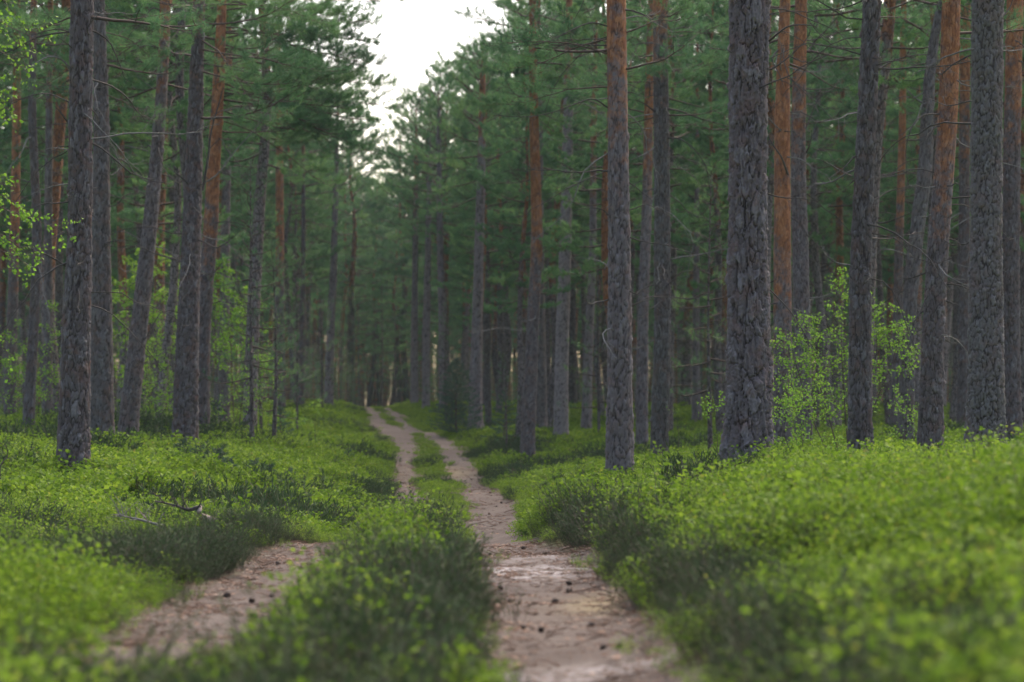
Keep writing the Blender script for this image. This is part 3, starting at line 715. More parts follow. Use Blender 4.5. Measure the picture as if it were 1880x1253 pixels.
for n_, H_ in enumerate(HERO):
    key, label, d, ctr, ofrom, mossy, cw, dep, nd_, cz, cr = H_
    bx = (ctr[0][1] - 940) / F * d
    by = d
    bz = float(ground(np.array([bx]), np.array([by]), True)[0]) - .03
    rows = []
    for (py, px, w_) in ctr:
        p = W(px, py, d); rows.append((p[2] - bz, p[0] - bx, 0.0, w_ / F * d / 2))
    rows = sorted(rows)
    rows[0] = (0.0 if rows[0][0] < .3 else rows[0][0], rows[0][1], 0, rows[0][3])
    if rows[0][0] > 0: rows.insert(0, (0.0, rows[0][1], 0, rows[0][3] * 1.02))
    rows = [rw for q, rw in enumerate(rows) if q == 0 or rw[0] > rows[q - 1][0] + .05]
    r_ = np.random.default_rng(500 + n_)
    # a little sway in depth too
    rows = [(a, b_, .05 * math.sin(a * .8 + n_), c_) for a, b_, _c, c_ in rows]
    Ht = max(15 + (n_ * 7 % 5) * .8, rows[-1][0] + 3)
    lim_ = max(top_limit(ctr[-1][1]), top_limit(ctr[-1][1] - 60 * 60 / d), top_limit(ctr[-1][1] + 60 * 60 / d))
    if lim_ > -500: Ht = (HY - lim_) / F * d + CZ - bz
    topv = min(rows[-1][0] + .6, Ht - .3)
    near = d < 50
    if d > 90: cz, cr, ncr = min(cz, Ht * .55), 2.6, 46
    else: ncr = 14 if near else 34
    nseg = 176 if key == 'R1' else (120 if d < 35 else (84 if near else 48))
    dz = .009 if key == 'R1' else (.012 if d < 35 else (.02 if near else .035))
    if key != 'R1': cw, dep = max(cw, .052 + .0004 * d), dep * 1.35
    me, cen, rad = trunk_mesh('trunk', rows, Ht, 20 + n_, nseg, dz, topv, cw, dep, True, .20 if d < 60 else .3, 9, ofrom)
    root = thing('pine_tree', label, 'pine', (bx, by, bz))
    t = link('trunk', me, root); t['orange_from'] = float(ofrom); t['mossy'] = float(mossy); t['pale'] = {'R5': 1.0, 'R7': .6, 'R8': .7, 'C1': .8, 'C2': .8, 'C3': .6, 'L13': .7, 'R1': .25, 'R11': .5}.get(key, float(r_.uniform(0, .3)))
    dl = []
    for q in range(int(nd_ * ((3.0 if key[0] == 'R' and key != 'R1' else 2.3) if d < 60 else 1.6))):
        b = MB(); dl.append(b)
        zq = r_.uniform(.28, 1.0) * topv; az = r_.uniform(0, 6.28)
        p = cen(zq) + np.array([math.cos(az), math.sin(az), 0]) * rad(zq) * .8
        L_ = r_.uniform(.08, .3) if q % 3 == 0 else r_.uniform(.4, 1.8) * min(1.2, zq / 2.6)
        dead_limb(b, r_, p, [math.cos(az), math.sin(az), r_.uniform(-.3, .35)], L_, r_.uniform(.008, .015), 9 if L_ > .4 else 0, int(r_.uniform() < .3), .35, .3, 5)
    hero_info[key] = dict(root=root, base=np.array([bx, by, bz]), cen=cen, rad=rad, d=d, dead=dl, top=topv, rng=r_, H=Ht, bw=MB(), shoots=[])
    # living crown above
    v = n_ % len(VAR)
    Hv, z0v = VAR[v][0], VAR[v][1]
    bw = hero_info[key]['bw']; shoots = hero_info[key]['shoots']
    nl = ncr
    for q in range(nl):
        f = (q + r_.uniform(0, .8)) / nl; z = cz + (Ht - cz) * f ** .9; az = q * 2.4 + r_.uniform(-.5, .5)
        Lb = max(.4, cr * (1 - f) ** .3 * min(1, .7 + f) * r_.uniform(.6, 1.1)); el = -.1 + .9 * f
        foliage_limb(bw, shoots, r_, cen(z), np.array([math.cos(az) * math.cos(el), math.sin(az) * math.cos(el), math.sin(el)]), Lb, .010 + .009 * Lb, .8, .3, 4, False)

def L2W(key, px, py, dd=0.0):
    """photo position at the tree's distance plus dd -> the tree's own frame"""
    h = hero_info[key]
    return W(px, py, h['d'] + dd) - h['base']

# bare limbs that can be told one by one in the photograph: (tree, [(column,row,depth offset)...], radius, twigs, material)
BARE = [
 ('R2', [(1120, 50, 0), (1085, 42, -.2), (1045, 58, -.4), (1010, 75, -.5), (975, 83, -.6), (942, 86, -.7)], .016, 7, 1),
 ('R2', [(1120, 84, 0), (1080, 83, .2), (1035, 82, .3), (1005, 100, .4), (985, 120, .5)], .016, 5, 1),
 ('R2', [(1118, 200, 0), (1090, 182, -.2), (1060, 190, -.3), (1010, 208, -.4), (960, 215, -.5), (905, 212, -.6)], .017, 9, 1),
 ('R2', [(1118, 312, 0), (1080, 328, -.3), (1040, 348, -.4), (1000, 372, -.5), (964, 390, -.6)], .013, 7, 1),
 ('R2', [(1118, 397, 0), (1105, 385, -.2), (1080, 382, -.3), (1055, 387, -.4)], .013, 4, 1),
 ('R2', [(1118, 490, 0), (1100, 479, .2), (1075, 475, .3), (1050, 473, .3)], .009, 3, 0),
 ('R3', [(1203, 206, 0), (1185, 192, -.3), (1165, 184, -.5), (1150, 186, -.6)], .022, 3, 1),
 ('R3', [(1226, 200, 0), (1250, 205, .2), (1285, 218, .3), (1320, 228, .4), (1345, 236, .5)], .026, 6, 1),
 ('R3', [(1224, 254, 0), (1250, 256, -.3), (1275, 275, -.4), (1295, 305, -.5), (1302, 340, -.5), (1304, 356, -.5)], .018, 5, 1),
 ('R3', [(1226, 86, 0), (1260, 83, .2), (1300, 84, .3), (1340, 90, .3)], .016, 6, 1),
 ('R3', [(1204, 235, 0), (1180, 238, .2), (1155, 258, .3)], .013, 2, 1),
 ('R3', [(1204, 270, 0), (1180, 285, -.3), (1155, 295, -.4)], .016, 3, 0),
 ('R3', [(1225, 390, 0), (1205, 380, -.5), (1185, 400, -.7), (1165, 425, -.8)], .012, 4, 0),
 ('R3', [(1203, 78, 0), (1180, 80, .2), (1158, 84, .3)], .018, 3, 1),
 ('R1', [(1410, 78, 0), (1428, 62, -.1), (1450, 48, -.2), (1480, 46, -.3), (1500, 50, -.3)], .018, 5, 1),
 ('R1', [(1342, 80, 0), (1337, 92, -.3), (1345, 98, -.35)], .02, 0, 1),
 ('R13', [(1448, 325, 0), (1435, 290, -.4), (1420, 268, -.5), (1410, 250, -.5)], .03, 1, 1),
 ('R13', [(1430, 90, 0), (1418, 110, -.3), (1432, 140, -.4), (1440, 165, -.4)], .022, 0, 1),
 ('R14', [(1478, 285, 0), (1488, 262, -.2), (1490, 240, -.2), (1478, 245, -.3)], .022, 1, 1),
 ('R14', [(1466, 250, 0), (1450, 235, -.3), (1456, 218, -.4), (1480, 215, -.4), (1502, 212, -.4)], .018, 3, 0),
 ('R14', [(1480, 235, 0), (1492, 205, .1), (1505, 180, .1), (1535, 160, .1)], .02, 3, 1),
 ('R14', [(1478, 100, 0), (1490, 85, .2), (1500, 72, .2), (1520, 52, .2), (1545, 20, .2), (1552, -10, .2)], .024, 3, 1),
 ('R15', [(1612, 20, 0), (1618, 8, -.1), (1622, -20, -.1)], .018, 0, 1),
 ('R15', [(1606, 84, 0), (1614, 70, -.2), (1626, 62, -.25)], .014, 0, 1),
 ('R15', [(1596, 228, 0), (1590, 200, -.35), (1600, 180, -.4)], .014, 0, 1),
 ('R15', [(1612, 128, 0), (1640, 112, .2), (1675, 103, .3), (1710, 100, .4)], .02, 8, 1),
 ('R15', [(1606, 368, 0), (1630, 353, .2), (1660, 345, .2), (1700, 343, .3)], .013, 4, 1),
 ('R15', [(1565, 324, 0), (1545, 315, .2), (1520, 300, .4), (1488, 288, .6)], .013, 5, 1),
 ('R18', [(1724, 210, 0), (1695, 212, -.3), (1675, 232, -.4), (1664, 270, -.5), (1664, 310, -.5), (1668, 345, -.5)], .016, 6, 1),
 ('R18', [(1722, 342, 0), (1700, 345, -.3), (1680, 340, -.4), (1660, 343, -.5)], .012, 4, 0),
 ('R17', [(1695, 190, 0), (1680, 180, -.2), (1665, 165, -.3)], .03, 2, 0),
 ('R17', [(1705, 185, 0), (1720, 172, .2), (1735, 168, .3)], .03, 0, 1),
 ('R20', [(1842, 30, 0), (1855, 12, .1), (1862, -10, .1)], .014, 0, 1),
 ('L1', [(168, 70, 0), (160, 55, -.3), (170, 38, -.4), (188, 22, -.4), (205, 17, -.4)], .014, 2, 1),
 ('L1', [(132, 62, 0), (115, 55, 0), (95, 55, .1), (70, 62, .2), (50, 66, .3)], .014, 6, 1),
 ('L1', [(132, 140, 0), (122, 118, -.2), (105, 106, -.3), (85, 106, -.3), (60, 120, -.4), (40, 132, -.4)], .020, 9, 0),
 ('L1', [(130, 190, 0), (115, 182, 0), (85, 172, .1), (50, 178, .2), (20, 192, .3)], .016, 8, 1),
 ('L1', [(128, 230, 0), (112, 208, -.2), (100, 195, -.3)], .020, 0, 1),
 ('L1', [(140, 95, 0), (122, 80, -.3), (105, 68, -.4)], .013, 0, 1),
 ('L1', [(128, 338, 0), (100, 342, .1), (70, 352, .1), (30, 370, .1)], .014, 5, 0),
 ('L1', [(124, 275, 0), (95, 272, .1), (65, 282, .1)], .010, 4, 0),
 ('L3', [(292, 88, 0), (268, 84, -.2), (248, 92, -.3), (225, 100, -.4)], .024, 4, 1),
 ('L3', [(284, 165, 0), (262, 148, -.2), (245, 130, -.3), (222, 122, -.3)], .014, 3, 0),
 ('L3', [(279, 205, 0), (258, 200, 0), (230, 196, .1), (205, 192, .1)], .013, 4, 0),
 ('L3', [(272, 278, 0), (250, 272, 0), (225, 268, .1), (200, 280, .1)], .013, 4, 0),
 ('L3', [(268, 358, 0), (252, 348, -.1), (236, 346, -.1)], .015, 1, 0),
 ('L3', [(262, 445, 0), (240, 430, -.1), (220, 425, -.1), (200, 432, 0)], .014, 2, 0),
 ('L3', [(305, 130, 0), (325, 116, -.1), (360, 115, -.2), (400, 122, -.3), (440, 130, -.4), (480, 140, -.5)], .026, 7, 1),
 ('L3', [(300, 45, 0), (318, 22, .1), (330, 5, .1), (345, -20, .1)], .026, 1, 1),
 ('L3', [(302, 25, 0), (280, 15, -.1), (262, 40, -.2), (240, 62, -.3), (232, 78, -.3)], .022, 4, 1),
 ('L4', [(352, 345, 0), (335, 328, -.2), (315, 312, -.2), (298, 300, -.2)], .024, 2, 1),
 ('L4', [(345, 310, 0), (346, 265, -.3), (344, 230, -.4)], .016, 0, 1),
 ('L4', [(372, 350, -.1), (382, 290, -.35), (388, 240, -.4), (402, 190, -.4), (410, 160, -.4)], .035, 3, 1),
 ('L4', [(368, 340, 0), (400, 320, -.3), (430, 280, -.4), (470, 235, -.5), (500, 195, -.5)], .022, 5, 0),
 ('L5', [(405, 180, 0), (430, 173, .1), (460, 172, .2), (500, 175, .3), (560, 190, .4), (620, 215, .5)], .024, 9, 1),
 ('L5', [(406, 205, 0), (440, 198, .2), (480, 205, .3), (520, 225, .4)], .018, 8, 0),
 ('R5', [(1038, 500, 0), (1060, 488, -.2), (1085, 490, -.2), (1098, 510, -.2), (1100, 545, -.2)], .02, 4, 0),
 ('R4', [(988, 300, 0), (1010, 280, -.3), (1035, 268, -.3)], .014, 2, 0),
 ('R4', [(990, 340, 0), (1012, 320, -.2), (1050, 317, -.2), (1098, 321, -.3)], .014, 3, 1),
 ('R4', [(972, 316, 0), (940, 312, .1), (905, 325, .2), (870, 340, .2)], .016, 4, 1),
 ('R4', [(980, 120, 0), (1005, 95, -.2), (1030, 82, -.3), (1070, 84, -.3)], .018, 3, 1),
]
for key, pts, rad_, tw, mt in BARE:
    h = hero_info[key]
    P = np.array([L2W(key, *p) for p in pts])
    s = np.linspace(0, len(P) - 1, max(9, 3 * len(P)))
    Q = np.stack([smooth_interp(s, np.arange(len(P)), P[:, k]) for k in range(3)], 1)
    Ln = np.linalg.norm(np.diff(Q, axis=0), axis=1).sum()
    h['dead'].append(MB())
    dead_limb(h['dead'][-1], h['rng'], None, None, Ln, rad_ * .78, int(tw * 1.6), 1 - mt, pts=Q)

# leafy limbs seen in the frame: (tree, start(col,row), end(col,row), depth drift, radius, density)
LEAFY = [
 ('R2', (1120, 100), (900, 60), -.6, .022, 1.3), ('R2', (1120, 70), (930, 130), .5, .022, 1.3), ('R2', (1125, 160), (960, 150), .8, .022, 1.3), ('R2', (1150, 60), (1290, 40), .7, .022, 1.2),
 ('R3', (1205, 150), (1060, 150), .6, .02, 1.3), ('R3', (1225, 130), (1330, 150), -.3, .02, 1.4), ('R3', (1205, 120), (1170, 150), -1.2, .02, 1.4), ('R3', (1225, 60), (1340, 30), .6, .02, 1.2), ('R3', (1206, 215), (1080, 215), .9, .02, 1.2), ('R3', (1226, 180), (1320, 215), 1.0, .02, 1.2),
 ('R3', (1222, 105), (1240, 135), -1.0, .02, 1.5),
 ('R4', (978, 120), (900, 130), -.8, .02, 1.3), ('R4', (978, 190), (880, 180), .6, .02, 1.3), ('R4', (980, 160), (1060, 170), -.6, .02, 1.3), ('R4', (978, 70), (870, 90), .3, .02, 1.3), ('R4', (978, 60), (1060, 60), 1.0, .02, 1.3), ('R4', (979, 100), (960, 110), -1.2, .02, 1.3), ('R4', (980, 180), (965, 205), -1.1, .018, 1.3),
 ('R4', (980, 330), (860, 330), .9, .02, 1.2), ('R4', (980, 250), (880, 240), -.4, .02, 1.2),
 ('R5', (1044, 190), (1120, 190), .8, .02, 1.2), ('R5', (1043, 150), (960, 160), .8, .02, 1.2), ('R5', (1043, 170), (1050, 175), -1.0, .02, 1.3),
 ('L4', (366, 40), (560, 60), -.7, .03, 1.4), ('L4', (366, 90), (600, 110), -.9, .03, 1.4), ('L4', (364, 70), (520, 130), -1.2, .03, 1.4), ('L4', (364, 130), (560, 170), .3, .03, 1.4), ('L4', (366, 10), (620, 20), .2, .03, 1.4), ('L4', (360, 20), (300, 40), -1.4, .02, 1.2),
 ('L5', (405, 120), (640, 130), .3, .03, 1.4), ('L5', (405, 60), (690, 60), .4, .035, 1.3), ('L5', (402, 150), (640, 230), .5, .03, 1.4), ('L5', (400, 200), (690, 225), .9, .03, 1.3), ('L5', (404, 90), (560, 90), -1.5, .03, 1.4), ('L5', (400, 240), (600, 260), 1.4, .03, 1.2),
 ('L5', (405, 20), (670, 10), 1.2, .03, 1.3), ('L5', (402, 170), (660, 180), -.8, .03, 1.3),
 ('L5', (405, -25), (810, 8), 1.5, .03, .9), ('L5', (404, 80), (720, 135), .2, .03, 1.6), ('L5', (404, 50), (700, 100), -.8, .03, 1.6), ('L5', (403, 130), (730, 205), 0, .03, 1.6), ('L5', (404, 0), (690, 50), -.4, .03, 1.6), ('L5', (400, 220), (660, 300), 1.0, .025, 1.4), ('L5', (402, 160), (740, 240), 1.2, .025, 1.3),
 ('L2', (182, 60), (300, 60), 1.0, .02, 1.2), ('L2', (184, 110), (60, 130), 1.2, .02, 1.2), ('L2', (184, 40), (70, 30), .6, .02, 1.2), ('L2', (186, 170), (300, 180), 1.4, .02, 1.1),
 ('L1', (140, 30), (20, 40), .9, .02, 1.2), ('L3', (300, 60), (200, 50), 1.2, .02, 1.2), ('L3', (302, 30), (390, 30), .9, .02, 1.1),
 ('L8', (60, 180), (-40, 200), .4, .02, 1.3), ('L8', (60, 150), (130, 160), .5, .02, 1.3), ('L8', (60, 240), (0, 260), -.4, .02, 1.3), ('L8', (62, 280), (120, 300), .6, .02, 1.3),
 ('L9', (90, 320), (160, 330), .9, .02, 1.2), ('L9', (90, 260), (20, 270), .7, .02, 1.2), ('L10', (28, 330), (-20, 340), -.4, .02, 1.2), ('L10', (28, 340), (90, 330), .3, .02, 1.2),
 ('R15', (1604, 30), (1690, 30), .9, .018, 1.0), ('R17', (1700, 205), (1660, 212), -.4, .012, 1.3), ('R21', (1858, 60), (1820, 60), 1.4, .018, 1.0),
]
for key, a, e, dd, rad_, dens in LEAFY:
    h = hero_info[key]
    p = L2W(key, *a); q = L2W(key, e[0], e[1], dd)
    L_ = np.linalg.norm(q - p)
    foliage_limb(h['bw'], h['shoots'], h['rng'], p, unit(q - p), L_, rad_ * .65, dens, .3, 5, True, .15)
for key, h in hero_info.items():
    for b in h['dead']: link('dead_branch', b.mesh('dead_branch', [M_deadd, M_dead]), h['root'])
    if h['shoots']:
        P = np.array([s[0] for s in h['shoots']]); D = np.array([s[1] for s in h['shoots']])
        b = MB(); needles(b, P, D, 22 if h['d'] < 55 else 16, .085 if h['d'] < 55 else .12, .006 if h['d'] < 55 else .013, h['rng'], base=[q[2] for q in h['shoots']])
        link('crown', merge(h['bw'], b).mesh('crown', [M_limb, M_needle], False), h['root'])

# ------------------------------------------------------------------ the stand behind
def corridor(d):
    """world x of the clear strip that the track runs through"""
    dd = [40, 50, 60, 75, 90, 100, 115, 150, 200, 260]
    lo = np.interp(d, dd, [-6.0, -5.8, -6.2, -7.2, -7.6, -7.7, -7.2, -8.9, -11.2, -15])
    hi = np.interp(d, dd, [1.6, 1.6, .9, -1.0, -2.3, -3.3, -4.4, -6.6, -9.4, -14.5])
    return lo, hi
placed = [(h['base'][0], h['base'][1]) for h in hero_info.values()]
fill = []
rf = np.random.default_rng(42)
tries = 0
while len(fill) < 245 and tries < 30000:
    tries += 1
    d = 48 + (158 - 48) * rf.uniform() ** .8
    x = rf.uniform(-1, 1) * (.222 * d + 1.5)
    lo, hi = corridor(d)
    if lo - .2 < x < hi + .2: continue
    if min((x - a) ** 2 + (d - b) ** 2 for a, b in placed) < (1.9 if d > 70 else 2.3) ** 2: continue
    px = 940 + x / d * F
    if any(d < h['d'] + 2 and abs(px - (940 + h['base'][0] / h['d'] * F)) < 34 for h in hero_info.values()): continue
    # keep clear sight lines onto the told-apart pines in front of them is automatic; do not stand in front of the nearer ones
    v = int(rf.integers(0, len(VAR))); s = rf.uniform(.85, 1.15)
    cr_ = 2.2 / d * F
    lim = max(top_limit(px), top_limit(px - cr_ * .75), top_limit(px + cr_ * .75))
    top = HY - (VAR[v][0] * s - 1) / d * F
    if top < lim:
        s2 = ((HY - lim) / F * d + 1) / VAR[v][0]
        if s2 < .5: continue
        s = s2
    if d < 58 and (930 < px < 1330 or px < 480): 
        if rf.uniform() < .6: continue
    placed.append((x, d)); fill.append((x, d, px, v, s))
fill.sort(key=lambda t: t[2])
marks = [(-99, 'the left frame edge'), (133, 'the stout forward pine'), (232, 'the right-leaning pine'), (345, 'the twin pines'), (463, 'the thin sapling'), (603, 'the far crest'), (790, 'the bluish crest pines'), (873, 'the spruce bush pine'),
         (970, 'the slender orange pine'), (1138, 'the straight orange-topped pine'), (1210, 'its slim dark neighbour'), (1372, 'the thickest pine'), (1470, 'the bright orange pine'), (1580, 'the dark grey birch-side pine'), (1707, 'the rusty leaning pine'), (1808, 'the mossy broad pine'), (2200, '')]
ORD = 'first second third fourth fifth sixth seventh eighth ninth tenth eleventh twelfth thirteenth fourteenth fifteenth sixteenth seventeenth eighteenth nineteenth twentieth'.split()
ORD = ORD + ['twenty-' + o for o in ORD[:9]] + ['thirtieth'] + ['thirty-' + o for o in ORD[:9]]
cnt = {}
for (x, d, px, v, s) in fill:
    k = max(q for q, m_ in enumerate(marks) if m_[0] <= max(px, -98))
    band = 'middle-distance' if d < 95 else 'far-off'
    cnt[(k, band)] = cnt.get((k, band), 0) + 1
    a = marks[k][1]; where = f'rightwards from {a}'
    lab = f'{ORD[cnt[(k, band)] - 1]} {band} pine counting {where}'
    z = gz(x, d) - .05
    root = thing('pine_tree', lab, 'pine', (x, d, z), 'pines standing in the forest behind')
    put_variant(root, v, (s * rf.uniform(.85, 1.2), s), float(rf.choice([2.5, 4, 5.5, 7, 9, 12])), float(rf.uniform(0, .4)), rf.uniform(0, 6.28))

for q, (px, d, v, s_, lab) in enumerate([(672, 150, 5, 1.0, 'dark pine closing the view where the track vanishes'), (700, 168, 1, .98, 'dim pine straight beyond the vanishing track'), (722, 158, 3, 1.1, 'high-crowned pine right of the vanishing track'), (745, 150, 5, 1.22, 'dusky pine at the end of the gap, behind the bluish crest pines'),
                            (655, 165, 3, 1.2, 'dim pine left of the vanishing track behind the crest'), (640, 128, 6, .97, 'pine leaning into the gap of sky just left of it'), (772, 132, 3, 1.06, 'round-topped pine filling the lower right of the sky gap'), (690, 185, 4, 1.05, 'faint pine deepest in the gap'), (735, 178, 0, 1.12, 'faint tall pine behind the dusky one'), (712, 140, 5, .78, 'short pine under the small hole of sky')]):
    x = (px - 940) / F * d
    root = thing('pine_tree', lab, 'pine', (x, d, gz(x, d) - 1.2), 'pines standing in the forest behind')
    put_variant(root, v, (s_ * 1.35, s_), 7.0, .2, q * 1.3)
    for o in bpy.data.objects:
        if o.parent == root and 'pale' in o: o['pale'] = 0.0; o['mossy'] = .9

# young pines and spruces of the undergrowth
yl = [(463, 50, 2, .9, 'thin sapling pole left of the track with a dark bare lower stem', 5.0), (502, 52, 1, 1.0, 'small sapling with soft needle sprays beside the thin pole', 4.1),
      (545, 72, 0, 1.0, 'young pine with soft green boughs behind the two saplings', 0), (590, 82, 1, 1.05, 'young pine left of the far crest', 0), (930, 66, 1, .62, 'small young pine right of the spruce bush pine', 0),
      (1305, 50, 2, .9, 'thin pole-like young pine just left of the thickest pine', 5.6), (1232, 74, 0, 1.2, 'young pine with low boughs behind the slim dark pine', 0), (1100, 70, 0, 1.1, 'young pine behind the pale arched branch', 0), (1500, 75, 2, 1.2, 'young pine behind the young birch', 0),
      (640, 120, 0, 1.1, 'young pine in the gap at the end of the track', 0), (700, 128, 2, 1.1, 'second young pine closing the gap at the track end', 0), (725, 135, 0, 1.4, 'third young pine closing the gap at the track end', 0),
      (820, 84, 1, 1.0, 'young pine beside the dark spruce bush', 0), (480, 66, 0, 1.15, 'young bushy pine right of the twin pines', 0), (660, 140, 2, 1.3, 'tall young pine deep in the gap beyond the crest', 0)]
for px, d, v, s, lab, dummy in yl:
    x = (px - 940) / F * d
    root = thing('young_pine', lab, 'young pine', (x, d, gz(x, d) - .03))
    H, me, lm, cm = YV[v]
    for nm, mm in (('trunk', me), ('crown', cm)):
        o = bpy.data.objects.new(nm, mm); C.objects.link(o); o.parent = root
        if nm == 'trunk': o['orange_from'] = 12.0; o['mossy'] = .2
    root.scale = (s, s, s); root.rotation_euler = (0, 0, px * .7)

# far wood beyond the last tree one can tell apart
def scatter(name, P, rot, scl, idx, srcs, label=None, cat=None):
    col = bpy.data.collections.new(name + '_plants')
    for k, mm in enumerate(srcs):
        o = bpy.data.objects.new(f'{name}_{chr(97 + k)}', mm); col.objects.link(o)
        if 'trunk' in mm.name: o['orange_from'] = 7.0
    me = bpy.data.meshes.new(name); n = len(P)
    me.vertices.add(n); me.vertices.foreach_set('co', np.asarray(P, np.float32).ravel())
    a = me.attributes.new('rot', 'FLOAT_VECTOR', 'POINT'); a.data.foreach_set('vector', np.asarray(rot, np.float32).ravel())
    a = me.attributes.new('scl', 'FLOAT_VECTOR', 'POINT'); a.data.foreach_set('vector', np.asarray(scl, np.float32).ravel())
    a = me.attributes.new('idx', 'INT', 'POINT'); a.data.foreach_set('value', np.asarray(idx, np.int32))
    me.update()
    o = link(name, me)
    ng = bpy.data.node_groups.new(name + '_scatter', 'GeometryNodeTree')
    ng.interface.new_socket('Geometry', in_out='INPUT', socket_type='NodeSocketGeometry')
    ng.interface.new_socket('Geometry', in_out='OUTPUT', socket_type='NodeSocketGeometry')
    gi = ng.nodes.new('NodeGroupInput'); go = ng.nodes.new('NodeGroupOutput')
    iop = ng.nodes.new('GeometryNodeInstanceOnPoints'); ci = ng.nodes.new('GeometryNodeCollectionInfo')
    ci.inputs[0].default_value = col; ci.inputs[1].default_value = True; ci.inputs[2].default_value = True
    def att(nm, ty):
        q = ng.nodes.new('GeometryNodeInputNamedAttribute'); q.data_type = ty; q.inputs[0].default_value = nm; return q.outputs[0]
    iop.inputs['Pick Instance'].default_value = True
    ng.links.new(gi.outputs[0], iop.inputs['Points']); ng.links.new(ci.outputs[0], iop.inputs['Instance'])
    ng.links.new(att('idx', 'INT'), iop.inputs['Instance Index'])
    e2r = ng.nodes.new('FunctionNodeEulerToRotation'); ng.links.new(att('rot', 'FLOAT_VECTOR'), e2r.inputs[0])
    ng.links.new(e2r.outputs[0], iop.inputs['Rotation']); ng.links.new(att('scl', 'FLOAT_VECTOR'), iop.inputs['Scale'])
    ng.links.new(iop.outputs[0], go.inputs[0])
    md = o.modifiers.new('scatter', 'NODES'); md.node_group = ng
    o['kind'] = 'stuff'
    if label: o['label'] = label; o['category'] = cat
    return o

far_src = [joined([VAR[v][2], VAR[v][5]], [M_barkf, M_deadd, M_limb, M_needle]) for v in (1, 3, 5)]
pts = []
while len(pts) < 520:
    d = rf.uniform(160, 235); x = rf.uniform(-1, 1) * (.24 * d + 6)
    px = 940 + x / d * F
    if pts and min((x - a[0]) ** 2 + (d - a[1]) ** 2 for a in pts) < 2.0: continue
    s = rf.uniform(.8, 1.1)
    lim = max(top_limit(px), top_limit(px - 38), top_limit(px + 38))
    if lim > 0: s = min(s, ((HY - lim) / F * d + 1) / 16)
    pts.append((x, d, float(ground(np.array([x]), np.array([d]))[0]), s))
pts = np.array(pts)
scatter('far_woods', pts[:, :3], np.stack([np.zeros(len(pts)), np.zeros(len(pts)), rf.uniform(0, 6.28, len(pts))], 1), np.repeat(pts[:, 3:], 3, 1), rf.integers(0, 3, len(pts)), far_src,
        'hazy far-off mass of dark pine wood closing the view', 'woods')

far_y = [joined([YV[v][1], YV[v][3]], [M_barkf, M_limb, M_needle]) for v in (0, 1, 2)]
pts = []
while len(pts) < 1250:
    d = rf.uniform(105, 245); x = rf.uniform(-1, 1) * (.24 * d + 6)
    lo, hi = corridor(d)
    if d < 165 and lo - .6 < x < hi + .6: continue
    if pts and min((x - a[0]) ** 2 + (d - a[1]) ** 2 for a in pts) < 1.2: continue
    pts.append((x, d, float(ground(np.array([x]), np.array([d]))[0]), rf.uniform(.35, .6) if d < 150 else (rf.uniform(1.0, 1.7) if lo - 2 < x < hi + 2 else rf.uniform(.7, 1.15) * (1 if d > 190 else .7))))
pts = np.array(pts)
scatter('far_undergrowth', pts[:, :3], np.stack([np.zeros(len(pts)), np.zeros(len(pts)), rf.uniform(0, 6.28, len(pts))], 1), np.repeat(pts[:, 3:], 3, 1) * np.array([1.25, 1.25, 1]), rf.integers(0, 3, len(pts)), far_y,
        'dim green thicket of young trees among the far-off trunks', 'thicket')

# ------------------------------------------------------------------ leafy birches
def leaves(b, P, D, size, r, mat=0, t=None):
    N = len(P); D = unit(D)
    sd_ = perp(D, r); up = np.cross(D, sd_)
    sz = (size * r.uniform(.65, 1.2, N))[:, None]
    Vq = np.stack([P, P + D * sz * .45 + sd_ * sz * .36 + up * sz * .06, P + D * sz, P + D * sz * .45 - sd_ * sz * .36 + up * sz * .06], 1)
    tt = np.repeat(r.uniform(0, 1, N) if t is None else t, 4)
    b.add(Vq.reshape(-1, 3), np.arange(4 * N).reshape(-1, 4), mat, tt)

